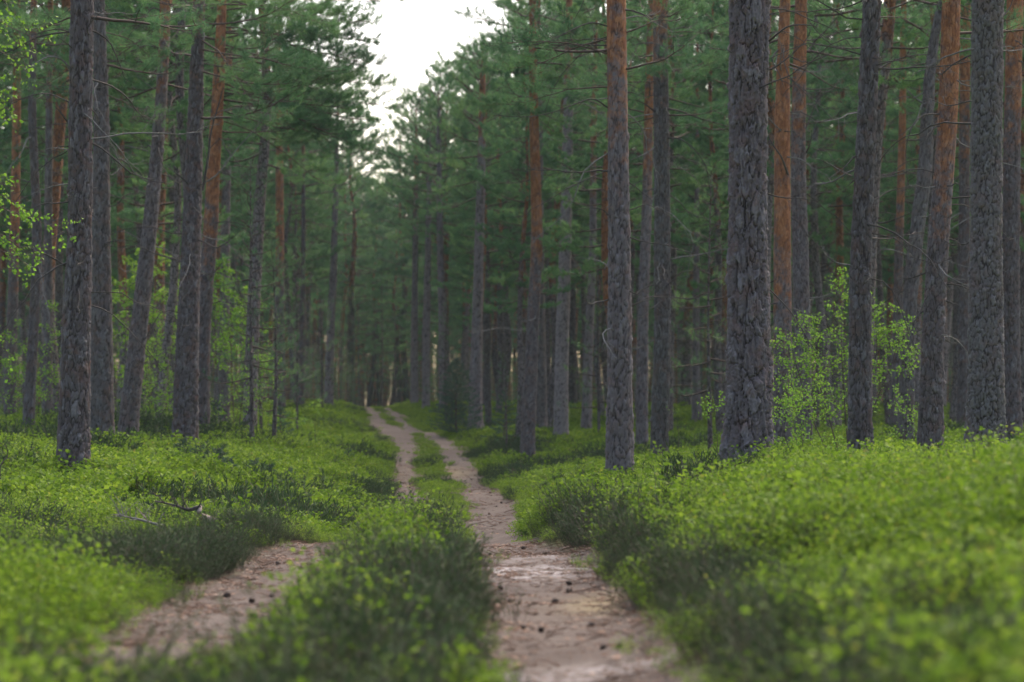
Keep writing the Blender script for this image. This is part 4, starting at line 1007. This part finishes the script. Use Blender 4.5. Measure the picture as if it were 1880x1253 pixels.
def birch(key_label, stems, d, size, seed, n_br=14, leaf=.045, spread=.9, per=26, cat='birch', lean=None, nm='young_birch', tmin=.15):
    r = np.random.default_rng(seed)
    x0 = (stems[0][0][0] - 940) / F * d
    base = np.array([x0, d, gz(x0, d) - .02])
    root = thing(nm, key_label, cat, tuple(base))
    bs = MB(); bt = MB(); LP, LD = [], []
    for st in stems:
        P = np.array([W(p[0], p[1], d + (p[2] if len(p) > 2 else 0)) - base for p in st])
        if P[0][2] < .5: P[0][2] = 0
        s = np.linspace(0, len(P) - 1, 14); Q = np.stack([smooth_interp(s, np.arange(len(P)), P[:, k]) for k in range(3)], 1)
        bs.tube(Q, np.linspace(size, size * .2, 14), 6)
        for q in range(n_br):
            t = tmin + (1 - tmin) * (q + r.uniform(0, .9)) / n_br
            p, ax = at_t(Q, min(t, .99)); az = q * 2.4 + r.uniform(-.4, .4)
            L_ = spread * (1.1 - t) ** .7 * r.uniform(.6, 1.1) + .12
            A = curve(r, p, [math.cos(az), math.sin(az), r.uniform(.15, .7)], L_, 7, .35, -.1)
            bt.tube(A, np.linspace(size * .3, size * .08, 7), 3)
            for m_ in range(per // 6 + 1):
                tt = r.uniform(.2, 1); p2, a2 = at_t(A, min(tt, .99))
                S = curve(r, p2, unit(a2 + perp(a2[None], r)[0]), L_ * .35, 4, .4)
                bt.tube(S, np.array([.003, .0025, .002, .001]), 3)
                for z_ in range(6):
                    p3, a3 = at_t(S, r.uniform(.1, .99)); LP.append(p3); LD.append(a3 * .5 + perp(a3[None], r)[0] + np.array([0, 0, -.25]))
            for z_ in range(6):
                p3, a3 = at_t(A, r.uniform(.4, .99)); LP.append(p3); LD.append(a3 + perp(a3[None], r)[0])
    link('trunk', bs.mesh('trunk', [M_twig]), root)
    bl = MB(); LP = np.array(LP); LD = np.array(LD)
    for rep in range(1): leaves(bl, LP + r.normal(0, .03, LP.shape), LD + r.normal(0, .3, LD.shape), leaf, r)
    link('crown', merge(bt, bl).mesh('crown', [M_twig, M_birch], False), root)
    return root
birch('fresh green young birch spreading behind the dark grey pine', [[(1560, 850), (1548, 700), (1545, 600), (1560, 500)], [(1550, 850), (1520, 760), (1500, 680), (1490, 590)], [(1565, 850), (1590, 720), (1610, 640), (1600, 540)],
                                                              [(1545, 850), (1500, 790), (1470, 700), (1450, 620)], [(1570, 850), (1600, 760), (1640, 660), (1650, 600)]], 36, .012, 901, 21, .043, .85, 34, tmin=.3)
birch('small leafy birch shrub filling the foot of the bright orange pine', [[(1480, 855), (1470, 790), (1450, 720)], [(1485, 855), (1490, 780), (1500, 700)], [(1475, 855), (1440, 800), (1430, 740)]], 34, .008, 902, 12, .04, .5, 26, tmin=.2)
birch('thin leaf sprigs at the base of the leaning pine, right of the birch', [[(1668, 850), (1660, 780), (1655, 720)], [(1675, 850), (1680, 800), (1700, 760)]], 38, .006, 903, 8, .035, .4, 14, nm='birch_sapling')
birch('pale green birch crown right of the twin pines', [[(430, 800), (425, 650), (412, 560), (410, 480)], [(435, 800), (450, 680), (455, 600), (440, 530)], [(425, 800), (400, 700), (395, 600), (385, 500)]], 60, .018, 904, 20, .07, 1.0, 44, tmin=.3)
birch('bright green birch thicket behind the leaning pine', [[(290, 800), (290, 650), (280, 560), (285, 440)], [(300, 800), (310, 690), (320, 580), (312, 480)], [(280, 800), (240, 700), (230, 600), (240, 520)], [(280, 800), (265, 650), (250, 540), (255, 460)]], 64, .018, 905, 20, .075, 1.2, 46, tmin=.25)
birch('low leafy birch brush among the twin pines and leaning pine', [[(300, 810), (285, 740), (300, 640)], [(290, 810), (250, 740), (225, 680)], [(420, 805), (440, 740), (430, 680)], [(310, 810), (320, 720), (310, 600)]], 56, .010, 906, 14, .05, .8, 30, tmin=.2)
birch('small sapling with a few pale leaves at the foot of the thin sapling pole', [[(480, 800), (475, 700), (470, 620)], [(485, 800), (500, 720), (495, 660)]], 56, .008, 907, 10, .05, .6, 14, nm='birch_sapling')
birch('leafy birch brush left of the stout forward pine', [[(70, 810), (60, 700), (30, 600)], [(75, 810), (90, 700), (100, 560)], [(60, 810), (40, 720), (10, 660)]], 52, .012, 908, 16, .05, .9, 30, tmin=.25)
birch('tiny leafy sprig left of the thickest pine', [[(1318, 850), (1316, 790), (1310, 735)]], 30, .005, 909, 7, .035, .22, 10, nm='birch_sapling', tmin=.6)
birch('pale leafy sapling beside the track left of the crest', [[(575, 800), (580, 760), (582, 740)], [(560, 800), (552, 780), (545, 765)]], 62, .005, 910, 6, .05, .3, 8, nm='birch_sapling', tmin=.2)
birch('leafless-looking thin sapling between the slim dark pine and the thickest pine', [[(1242, 850), (1246, 800), (1237, 745)]], 44, .008, 911, 3, .03, .2, 0, nm='birch_sapling', tmin=.5)
# large birch standing outside the left edge, its boughs reaching into the frame
birch('birch boughs with bright leaves hanging in from the left frame edge', [[(-330, 960), (-300, 600), (-290, 300), (-280, -100)]], 25, .06, 912, 14, .042, .7, 16, nm='birch_tree', tmin=.3)
rb_ = bpy.data.objects[[o.name for o in C.objects if o.get('label', '').startswith('birch boughs')][0]]
bb = MB(); bl = MB(); r_ = np.random.default_rng(77)
base = np.array(rb_.location)
for (a, e, n_) in [((-290, 300), (125, 425), 1), ((-290, 250), (60, 380), 1), ((-290, 330), (70, 470), 1), ((-285, 60), (55, 110), 1), ((-285, -20), (70, 75), .8), ((-285, 80), (40, 175), 1), ((-288, 150), (30, 205), .8), ((-295, 380), (40, 480), .9), ((-285, -60), (40, 5), .8),
                 ((-295, 300), (20, 350), .9), ((-300, 520), (20, 640), .5)]:
    p = W(a[0], a[1], 25) - base; q = W(e[0], e[1], 25 + r_.uniform(-.6, .4)) - base
    L_ = np.linalg.norm(q - p)
    A = np.linspace(p, q, 12) + np.stack([np.zeros(12), np.zeros(12), .12 * np.sin(np.linspace(0, math.pi, 12))], 1) + np.cumsum(r_.normal(0, .012, (12, 3)), 0)
    bb.tube(A, np.linspace(.012, .002, 12), 4)
    LP, LD = [], []
    for m_ in range(int(34 * n_)):
        t = 1 - r_.uniform(0, .55) ** 1.0; p2, a2 = at_t(A, min(t, .99))
        S = curve(r_, p2, unit(a2 * .8 + perp(a2[None], r_)[0]), r_.uniform(.12, .42), 5, .35, -.1)
        bb.tube(S, np.linspace(.003, .001, 5), 3)
        for z_ in range(6):
            p3, a3 = at_t(S, r_.uniform(.15, .99)); LP.append(p3); LD.append(a3 * .4 + perp(a3[None], r_)[0] * .8 + np.array([0, 0, -.35]))
    leaves(bl, np.array(LP), np.array(LD), .045, r_)
link('bough', merge(bb, bl).mesh('bough', [M_twig, M_birch], False), rb_)

# dark spruce bush and evergreen seedlings
def spruce(label, px, d, H, Rm, seed, nm='spruce_bush', dens=1.0, cat='spruce'):
    r = np.random.default_rng(seed); x = (px - 940) / F * d
    root = thing(nm, label, cat, (x, d, gz(x, d) - .03))
    bt = MB(); bt.tube(curve(r, [0, 0, 0], [0, 0, 1], H, 8, .05), np.linspace(.012 * H + .01, .004, 8), 6)
    bw = MB(); sh = []
    n = int(34 * dens)
    for q in range(n):
        f = (q + r.uniform()) / n; z = H * (.04 + .92 * f); az = q * 2.4
        L_ = Rm * (1 - f) ** .8 * r.uniform(.7, 1.1) + .06
        A = curve(r, [0, 0, z], [math.cos(az), math.sin(az), .1], L_, 6, .15, .3)
        bw.tube(A, np.linspace(.008, .002, 6), 3)
        for m_ in range(int(L_ * 22) + 3):
            p, a = at_t(A, r.uniform(.1, .99)); sdv = unit(np.cross(a, [0, 0, 1])) * r.choice([-1, 1])
            e = p + (a * .6 + sdv * .7) * r.uniform(.04, .22) * min(1, L_ * 2); sh.append((e, unit(e - p + [0, 0, .02])))
        sh.append((A[-1], unit(A[-1] - A[-2])))
    P = np.array([s[0] for s in sh]); D = np.array([s[1] for s in sh])
    bn = MB(); needles(bn, P, D, 16, .045 if d < 60 else .06, .005 if d < 60 else .008, r)
    link('trunk', bt.mesh('trunk', [M_twig]), root); link('crown', merge(bw, bn).mesh('crown', [M_twig, M_needle_y], False), root)
spruce('dark round spruce bush at the right edge of the far track', 838, 73, 2.5, 1.0, 61, dens=3.2)
spruce('narrow dark young spruce beside the round spruce bush', 830, 82, 2.8, .55, 62, dens=1.3)
spruce('small bluish spruce right of the grey pine by the track', 925, 70, 1.7, .6, 63)
spruce('little dark spruce at the foot of the rear twin pine', 395, 60, 1.2, .5, 64, cat='young spruce')
spruce('low spruce right behind the leaning pine base', 262, 58, 1.3, .5, 65, cat='young spruce')
spruce('short dark evergreen beside the small sapling', 515, 60, 1.2, .45, 66, cat='young spruce')
sd_spots = [(335, 40, .32, 'dark pine seedling right of the front twin pine foot'), (368, 38.5, .34, 'second dark pine seedling in the bright bilberries'), (402, 38, .36, 'bushy dark seedling midway in the row'), (420, 37, .3, 'dark seedling with upright tips past the row middle'),
            (468, 37.5, .33, 'dark seedling right of a small gap in the row'), (495, 38, .3, 'dark seedling near the end of the row'), (530, 38.5, .28, 'last dark seedling of the row, toward the track'), (250, 31, .26, 'lone dark seedling right of the stout forward pine'), (640, 52, .3, 'dark seedling beside the left wheel track')]
for q, (px, d, h_, lab) in enumerate(sd_spots):
    spruce(lab, px, d, h_ * 1.7, h_ * .95, 70 + q, 'pine_seedling', .8, 'seedling')

# ------------------------------------------------------------------ low shrubs: bilberry and heather
def sprig(seed, nst, H, spread, nleaf, leaf, stem_r=.0012):
    r = np.random.default_rng(seed); b = MB(); LP, LD = [], []
    per = nleaf // nst
    for q in range(nst):
        a = r.uniform(0, 6.28); rr = spread * math.sqrt(r.uniform()) * .6
        d = np.array([math.cos(a) * .45, math.sin(a) * .45, 1])
        L_ = H * r.uniform(.65, 1.1)
        A = curve(r, [math.cos(a) * rr, math.sin(a) * rr, -.02], d, L_, 6, .45)
        b.tube(A, np.linspace(stem_r, stem_r * .5, 6), 3, 1, .5)
        for m_ in range(per):
            t = 1 - r.uniform(0, .75) ** 1.3; p, ax = at_t(A, min(t, .99))
            az = r.uniform(0, 6.28)
            off = np.array([math.cos(az), math.sin(az), r.uniform(-.2, .6)])
            LP.append(p + off * r.uniform(0, .035)); LD.append(off + np.array([0, 0, .25]))
    leaves(b, np.array(LP), np.array(LD), leaf, r)
    return b.mesh('bilberry_plant', [M_bil, M_stem], False)
def heath(seed, nst, H, spread, n, blade=.035, w=.0035):
    r = np.random.default_rng(seed); b = MB(); P, D = [], []
    for q in range(nst):
        a = r.uniform(0, 6.28); rr = spread * math.sqrt(r.uniform()) * .7
        A = curve(r, [math.cos(a) * rr, math.sin(a) * rr, -.02], [math.cos(a) * .35, math.sin(a) * .35, 1], H * r.uniform(.6, 1.1), 6, .35)
        b.tube(A, np.linspace(.0016, .0007, 6), 3, 1, .5)
        for m_ in range(n // nst):
            p, ax = at_t(A, min(r.uniform(.15, 1), .99)); P.append(p); D.append(ax + perp(ax[None], r)[0] * r.uniform(.3, .9))
    P = np.array(P); D = unit(np.array(D)); N = len(P)
    s_ = perp(D, r) * (w / 2); L_ = (blade * r.uniform(.6, 1.2, N))[:, None]
    Vq = np.stack([P - s_ * .4, P + D * L_ * .5 + s_, P + D * L_, P + D * L_ * .5 - s_], 1)
    b.add(Vq.reshape(-1, 3), np.arange(4 * N).reshape(-1, 4), 0, np.repeat(r.uniform(0, 1, N), 4))
    return b.mesh('heather_plant', [M_heath, M_twig], False)
bil_near = [sprig(400 + k, 8, .29, .13, 168, .0195) for k in range(6)]
bil_far = [sprig(420 + k, 12, .24, .34, 190, .034, .002) for k in range(4)]
bil_out = [sprig(430 + k, 12, .24, .5, 200, .05, .002) for k in range(3)]
hea_near = [heath(440 + k, 14, .30, .13, 240, .032, .0045) for k in range(4)]
hea_far = [heath(450 + k, 18, .26, .30, 330, .05, .008) for k in range(3)]

def heather_field(x, y):
    """0..1: where heather grows instead of bilberry"""
    n = fbm(x * .9 + 31, y * .55 + 5, s=61, o=3)
    h = np.clip((n - np.where(y > 24, .635, .535)) * 9, 0, 1) * .75
    s_ = path_sd(x, y)
    B = spot(x, y, [(-.45, 7.5, .9, 1.6, 1.2), (-.5, 13, .5, 3.2, .95), (-.4, 10, .6, 1.8, 1.1), (-.35, 16.5, .35, 2.4, 1.1), (-.65, 21.5, .25, 1.4, 1.2), (.65, 20.5, .32, 2.0, 1.2), (.85, 16, .26, 2.2, 1.15), (1.0, 12.3, .26, 2.0, 1.2), (.95, 9.3, .22, 1.2, 1.1), (.5, 19.0, .25, 1.6, 1.1),
                    (-2.4, 17.5, .8, 2.4, 1.25), (-3.2, 15.5, .8, 1.2, .9), (-2.15, 20.5, .35, 1.3, 1.0), (-1.3, 23.5, .5, 1.2, .8), (-3.0, 29, 1.0, 1.2, .8), (-1.5, 63.5, .4, 2.5, 1.2), (-.9, 66, .35, 2.2, 1.0), (-4.2, 59, 1.2, 1.4, .9), (-5, 75, 1.0, 2, .5),
                    (.3, 66, .8, 3.0, 1.0), (-.6, 80, .7, 1.5, 1.0), (-2.0, 78, .35, 1.2, 1.2), (-6, 98, .8, 3, .9), (.2, 56, .5, 2, .6), (-.75, 50, .15, 1.5, .7), (-7.5, 52, 1.5, 2, .5)])
    green = spot(x, y, [(-.9, 31, .5, 5, 1.2), (2.4, 42, 1.4, 7, .9), (4.0, 36, 1.2, 6, .6), (.6, 38, .6, 6, .7), (-.2, 7.8, .30, .9, 1.4), (-.95, 11.5, .2, 1.2, .7), (-.7, 15, .14, 1.6, .6), (-2.7, 11.0, .7, 2.2, .8), (2.3, 6.5, .7, 2.2, 1.2), (2.8, 14, .9, 3.5, 1.0), (-1.0, 38, .4, 5, 1.0), (1.7, 18.5, .7, 2.4, 1.0), (1.7, 14, .3, 2.0, .8)])
    return np.clip(np.maximum(h, B * 1.35) - green, 0, 1)
def plant_scale(x, y):
    s = .45 + 1.15 * fbm(x * 1.3, y * 1.0, s=71, o=2)
    F1_, _a, _b = worley(np.stack([x * 1.5, y * 1.15, np.full(len(x), .5)], 1), 91)
    s = s * np.where(y < 60, .62 + .62 * np.clip(1.25 - 1.5 * F1_ ** 2, 0, 1), 1)
    sdv = path_sd(x, y)
    low = np.clip(.35 + sdv / .5, .35, 1)
    s = s * np.where(y > 24, np.clip(np.where(y > 60, .22, .42) + sdv / 1.8, .25, 1), low)
    # the strip between the wheel tracks stays short beyond the dip
    mid = spot(x, y, [(-1.0, 38, .7, 9, .45), (-1.7, 54, .8, 6, .4)])
    s = s * (1 - mid)
    s = s * (1 - .12 * np.clip((x - .9) / .8, 0, 1) * (y < 27))
    s = s * (1 - spot(x, y, [(-2.8, 18.5, 1.3, 3.2, .42), (-2.9, 19.5, 1.2, 3.2, .5), (-1.15, 9.6, .33, 2.4, .5)]))
    s = s * (1 + spot(x, y, [(1.6, 19.0, .55, 1.5, .40), (2.6, 13, 1.2, 4, .12), (2.4, 7, 1.2, 2.5, .25), (-.45, 7.5, .8, 1.4, .3), (-.65, 19.5, .35, 2.0, .25), (3.6, 19, 1.5, 3, .05)]))
    return s
rg = np.random.default_rng(9)
def sow(lo, hi, dens, wid, margin):
    area_n = int(dens * (hi - lo) * ((lo + hi) / 2 * wid * 2 + 2 * margin))
    y = np.sqrt(rg.uniform(lo ** 2, hi ** 2, area_n)) if margin == 0 else rg.uniform(lo, hi, area_n * 2)
    x = rg.uniform(-1, 1, len(y)) * (y * wid + margin)
    if margin: 
        keep = rg.uniform(0, 1, len(y)) < (y * wid + margin) / (hi * wid + margin); x, y = x[keep], y[keep]
    return x, y
def plant(lo, hi, dens, near, tag, margin):
    x, y = sow(lo, hi, dens, .218, margin)
    sdv = path_sd(x, y)
    k = sdv > np.where(rg.uniform(0, 1, len(x)) < .12, -.14, (.03 if near else .0))
    # sparse litter gaps
    gap = fbm(x * .8 + 9, y * .8, s=81, o=3)
    k &= (gap < (.60 if near else .66)) | (rg.uniform(0, 1, len(x)) < .3)
    x, y = x[k], y[k]
    z = ground(x, y)
    hf = heather_field(x, y); isH = rg.uniform(0, 1, len(x)) < hf
    s = plant_scale(x, y) * rg.uniform(.75, 1.2, len(x))
    rot = np.stack([rg.normal(0, .12, len(x)), rg.normal(0, .12, len(x)), rg.uniform(0, 6.28, len(x))], 1)
    return np.stack([x, y, z], 1), rot, s, isH
for nm, lo, hi, dens, near, margin, B_, H_ in (('near', 3.2, 24, 95, True, 1.6, bil_near, hea_near), ('mid', 24, 58, 34, False, 2.0, bil_far, hea_far), ('far', 58, 118, 15, False, 3.0, bil_out, hea_far)):
    P, rot, s, isH = plant(lo, hi, dens, near, nm, margin)
    lab = {'near': 'at the front of the view', 'mid': 'around the pine feet', 'far': 'under the distant stand'}[nm]
    for k, srcs, o_nm, what in ((~isH, B_, 'bilberry_undergrowth', 'bright green bilberry carpet'), (isH, H_, 'heather_undergrowth', 'dull brownish green heather tufts')):
        sc = s[k][:, None] * np.array([1.1, 1.1, 1.0]) * (1.25 if (nm != 'near' and what.startswith('dull')) else 1)
        scatter(o_nm, P[k], rot[k], np.broadcast_to(sc, (k.sum(), 3)), rg.integers(0, len(srcs), k.sum()), srcs, f'{what} {lab}', 'undergrowth')

def chips(seed, kind):
    r = np.random.default_rng(seed); b = MB()
    for q in range(9):
        p = np.array([r.normal(0, .06), r.normal(0, .06), .004]); a = r.uniform(0, 6.28); u_ = np.array([math.cos(a), math.sin(a), r.normal(0, .1)])
        if kind == 0:    # paired needles
            b.tube(np.array([p, p + u_ * .025 + [0, 0, .003], p + u_ * .05]), .0011, 3, 0, r.uniform(0, 1))
        elif kind == 1 and q < 4:  # bark flake
            v_ = np.array([-u_[1], u_[0], r.normal(0, .15)]); l_ = r.uniform(.006, .016)
            b.add([p - u_ * l_ - v_ * l_ * .6, p + u_ * l_ - v_ * l_ * .5, p + u_ * l_ * .8 + v_ * l_ * .7, p - u_ * l_ * .7 + v_ * l_ * .6, p + [0, 0, .006]], [[0, 1, 4], [1, 2, 4], [2, 3, 4], [3, 0, 4]], 0, r.uniform(0, 1))
        elif kind == 2 and q < 2:  # twig
            b.tube(curve(r, p, u_ * [1, 1, .2], r.uniform(.06, .16), 5, .4), .0026, 4, 0, r.uniform(0, .6))
        elif kind == 3 and q < 3:  # small stone
            n_ = 7; th_ = np.arange(n_) * 2 * math.pi / n_; l_ = r.uniform(.005, .012)
            ring = p + np.stack([np.cos(th_) * l_ * r.uniform(.7, 1.2, n_), np.sin(th_) * l_ * r.uniform(.7, 1.2, n_), np.zeros(n_)], 1)
            b.add(np.vstack([ring, ring * .5 + p * .5 + [0, 0, l_ * .6], p + [0, 0, l_ * .7]]), [[c, (c + 1) % n_, n_ + (c + 1) % n_, n_ + c] for c in range(n_)], 0, r.uniform(.5, 1))
            b.add(np.vstack([ring * .5 + p * .5 + [0, 0, l_ * .6], p + [0, 0, l_ * .7]]), [[c, (c + 1) % n_, n_] for c in range(n_)], 0, .8)
    return b.mesh('litter', [M_litter], False)
M_litter = leaf_mat('litter', [(0.0, (.035, .022, .018)), (0.4, (.11, .065, .045)), (0.75, (.24, .16, .12)), (1.0, (.40, .33, .28))], 0.0, 0.9, 0.3, spec=.1)
lit = [chips(800 + k, (0, 0, 1, 1, 2, 3)[k]) for k in range(6)]
for nm, lo, hi, dens in (('near', 5, 22, 120), ('far', 34, 80, 12)):
    x, y = sow(lo, hi, dens * 1.0, .16, 1.0)
    x = x - (0.3 if nm == 'near' else 1.6)
    sdv = path_sd(x, y); k = (sdv < .35) & (rg.uniform(0, 1, len(x)) < np.clip(.4 + (sdv + .35) * 2.0, .35, 1)); x, y, sdv = x[k], y[k], sdv[k]
    z = ground(x, y) - .05 * np.clip(1 - (sdv + .05) / .25, 0, 1)
    n_ = len(x); sc_ = rg.uniform(.6, 1.2, n_) * (1.0 if nm == 'near' else 1.8)
    scatter('needle_litter', np.stack([x, y, z + .003], 1), np.stack([np.zeros(n_), np.zeros(n_), rg.uniform(0, 6.28, n_)], 1), np.repeat(sc_[:, None], 3, 1), rg.integers(0, 6, n_), lit,
            f'brown needles, bark flakes and twigs strewn on the {"front part" if nm == "near" else "far part"} of the track', 'litter')

# ------------------------------------------------------------------ pine cones, sticks and the fallen branch
r_ = np.random.default_rng(5)
b = MB()
nr, ns = 9, 12
V_, F_ = [], []
for a in range(nr):
    t = a / (nr - 1)
    for c in range(ns):
        th = 2 * math.pi * (c + .5 * (a % 2)) / ns
        rr = .016 * math.sin(math.pi * (.08 + .84 * t)) ** .7 * (1.22 if c % 2 == a % 2 else .85)
        V_.append((rr * math.cos(th), (t - .5) * .045, .015 + rr * math.sin(th)))
for a in range(nr - 1):
    for c in range(ns): F_.append((a * ns + c, a * ns + (c + 1) % ns, (a + 1) * ns + (c + 1) % ns, (a + 1) * ns + c))
b.add(V_, F_); cone_me = b.mesh('pine_cone', [M_cone], False)
cones = [(1020, 1103), (994, 1164), (961, 1152), (1087, 1149), (1045, 1085), (1044, 1073), (919, 1075), (936, 1097), (1138, 1197), (1108, 1197), (510, 1030), (552, 1043), (543, 1067), (462, 1092), (418, 1078), (499, 1079), (456, 1030), (464, 1131), (530, 1090),
         (752, 915), (740, 905), (765, 920), (730, 880), (778, 932), (900, 920), (890, 905), (920, 935), (865, 880), (930, 928), (912, 940), (898, 948), (770, 942), (757, 935), (735, 895), (880, 895), (850, 870), (960, 985 + 8), (900, 1005), (870, 1010), (1000, 1010)]
def d_of_row(py):
    rows = [757, 777, 797, 820, 849, 889, 945, 984, 990.5, 1010, 1060, 1150, 1253]; ds = [95, 84, 77, 70, 63, 54, 42, 35, 21, 19.3, 16.3, 12.6, 10]
    return float(np.interp(py, rows, ds))
cone_lab = ['dark cone {} on the bare sand']
cl_front = ['big dark cone in the middle of the right wheel track', 'dark cone in the right wheel track nearer the camera', 'dark cone at the shaded side of the right wheel track', 'dark cone near the heather side of the right wheel track', 'cone just beyond the big one in the right track',
            'small cone beyond the pale litter patch', 'cone beside the pale litter patch, track edge', 'cone touching the middle heather strip', 'faint cone low in the right track beside another', 'faint low cone left of its twin in the right track',
            'cone at the far end of the left sand patch', 'cone near the bilberry edge of the left sand patch', 'dark cone on the middle of the left sand patch', 'cone lying lower on the left sand patch', 'cone at the outer edge of the left sand patch', 'small brown cone on the left sand patch centre',
            'dark cone at the upper outer corner of the left sand', 'cone at the lower end of the left sand patch', 'cone by the heather on the left sand patch']
for q, (px, py) in enumerate(cones):
    d = d_of_row(py); x = (px - 940) / F * d
    o = link('pine_cone', cone_me, None, (x, d, gz(x, d) - .050))
    o.rotation_euler = (r_.uniform(-.5, .5), 0, r_.uniform(0, 6.28)); sc_ = r_.uniform(.8, 1.2); o.scale = (sc_,) * 3
    if q < len(cl_front): o['label'] = cl_front[q]
    else: o['label'] = 'tiny dark cone among many alike on the sand past the dip'
    o['category'] = 'pine cone'; o['group'] = 'pine cones lying on the track'

def lying(label, name, pts, rad, twigs, seed, mat, cat='branch', extra=None, sub=6):
    r = np.random.default_rng(seed); P = np.array(pts, float); base = P.mean(0)
    s = np.linspace(0, len(P) - 1, 4 * len(P)); Q = np.stack([smooth_interp(s, np.arange(len(P)), P[:, k]) for k in range(3)], 1) - base
    b = MB(); Ln = np.linalg.norm(np.diff(Q, axis=0), axis=1).sum()
    rr = np.linspace(rad, rad * .3, len(Q)) * (1 + .35 * (vnoise(np.arange(len(Q)) * .9, np.zeros(len(Q)), s=seed) - .5))
    b.tube(Q, rr, 8)
    for k in range(twigs):
        q, ax = at_t(Q, r.uniform(.1, .98)); l2 = Ln * r.uniform(.15, .4)
        S = curve(r, q, unit(ax * .3 + perp(ax[None], r)[0] * np.array([1, .6, .8]) + [0, 0, .25]), l2, 6, .5)
        b.tube(S, np.linspace(rad * .28, rad * .06, 6), 4)
        for m_ in range(4):
            q3, a3 = at_t(S, r.uniform(.2, .95)); b.tube(curve(r, q3, unit(a3 + perp(a3[None], r)[0]), l2 * .4, 4, .5), np.linspace(rad * .12, rad * .04, 4), 3)
    o = link(name, b.mesh(name, [mat]), None, tuple(base)); o['label'] = label; o['category'] = cat
    return o
def G(px, py, d, up=0.0):
    x = (px - 940) / F * d; return (x, d, gz(x, d) + up)
D0 = 21.0
lying('knobbly weathered branch stub sticking up from the bilberries, left of the track', 'fallen_branch', [W(398, 966, D0), W(390, 957, D0), W(372, 951, D0 + .1), W(366, 942, D0), W(368, 930, D0 + .05)], .05, 0, 1, M_drift)
lying('twiggy grey fallen branch spreading behind the weathered stub', 'fallen_branch', [W(366, 932, D0), W(345, 936, D0 + .1), W(320, 928, D0 + .1), W(285, 920, D0 + .2)], .02, 14, 2, M_deadd)
lying('thin upright dead twig on the weathered stub', 'dead_twig', [W(362, 934, D0), W(368, 925, D0), W(370, 915, D0), W(369, 902, D0)], .008, 1, 3, M_deadd)
lying('tangle of grey twigs lying in the heather left of the weathered stub', 'dead_twig', [W(300, 967, D0), W(270, 958, D0 + .2), W(235, 950, D0 + .2), W(210, 945, D0)], .016, 16, 4, M_dead)
lying('pale dead stick poking up behind the twig tangle', 'dead_twig', [W(276, 962, D0), W(262, 945, D0), W(250, 932, D0)], .008, 2, 5, M_drift)
lying('bluish dead twig cluster at the edge of the left sand patch', 'dead_twig', [W(485, 990, 25), W(470, 984, 25), W(455, 978, 25), W(445, 972, 25)], .008, 8, 6, M_dead)
lying('short pale log piece on bare ground left of the far track', 'log_piece', [G(622, 850, 56, .03), G(632, 850, 55.5, .06), G(640, 852, 55, .03)], .04, 0, 7, M_drift, 'log')
lying('curved dead branch on bright ground right of the slender orange pine', 'fallen_branch', [G(1010, 848, 58, .10), G(1035, 845, 58, .22), G(1060, 842, 58.3, .2), G(1075, 848, 58.6, .12)], .02, 2, 8, M_deadd)
lying('dark stick leaning out of the shrubs at the left frame edge', 'dead_twig', [W(5, 905, 29), W(0, 860, 29), W(14, 835, 29.1), W(10, 815, 29)], .012, 5, 9, M_deadd)
lying('curved dead branch behind the thin saplings', 'fallen_branch', [G(400, 815, 56, .15), G(430, 806, 56, .35), G(455, 806, 56.4, .35), G(475, 815, 57, .2)], .025, 4, 10, M_deadd)
lying('reddish fallen stick at the left frame edge beside the crooked pine', 'fallen_branch', [G(-20, 812, 47, .2), G(5, 808, 47, .25), G(25, 802, 47, .3)], .018, 2, 11, M_drift)
stv = [(1160, 1094, 'pale stick in the heather right of the right wheel track')]
lying(stv[0][2], 'dead_twig', [W(1236, 1085, 14.5), W(1245, 1070, 14.5), W(1252, 1056, 14.6)], .006, 3, 12, M_drift)

# ------------------------------------------------------------------ air
def haze():
    b = MB()
    x0, x1, y0, y1, z0, z1 = -175, 175, -40, 345, -6, 22
    Vh = [(x, y, z) for z in (z0, z1) for (x, y) in ((x0, y0), (x1, y0), (x1, y1), (x0, y1))]
    b.add(Vh, [(0, 3, 2, 1), (4, 5, 6, 7), (0, 1, 5, 4), (1, 2, 6, 5), (2, 3, 7, 6), (3, 0, 4, 7)])
    m, nt, out = new_mat('haze_air')
    pv = nd(nt, 'ShaderNodeVolumePrincipled'); pv.inputs['Density'].default_value = HAZE
    pv.inputs['Color'].default_value = (.78, .92, 1.0, 1); pv.inputs['Anisotropy'].default_value = 0.0
    nt.links.new(pv.outputs[0], out.inputs['Volume'])
    o = link('haze', b.mesh('haze', [m], False)); o['kind'] = 'stuff'
HAZE = 0.00024
if HAZE > 0: haze()
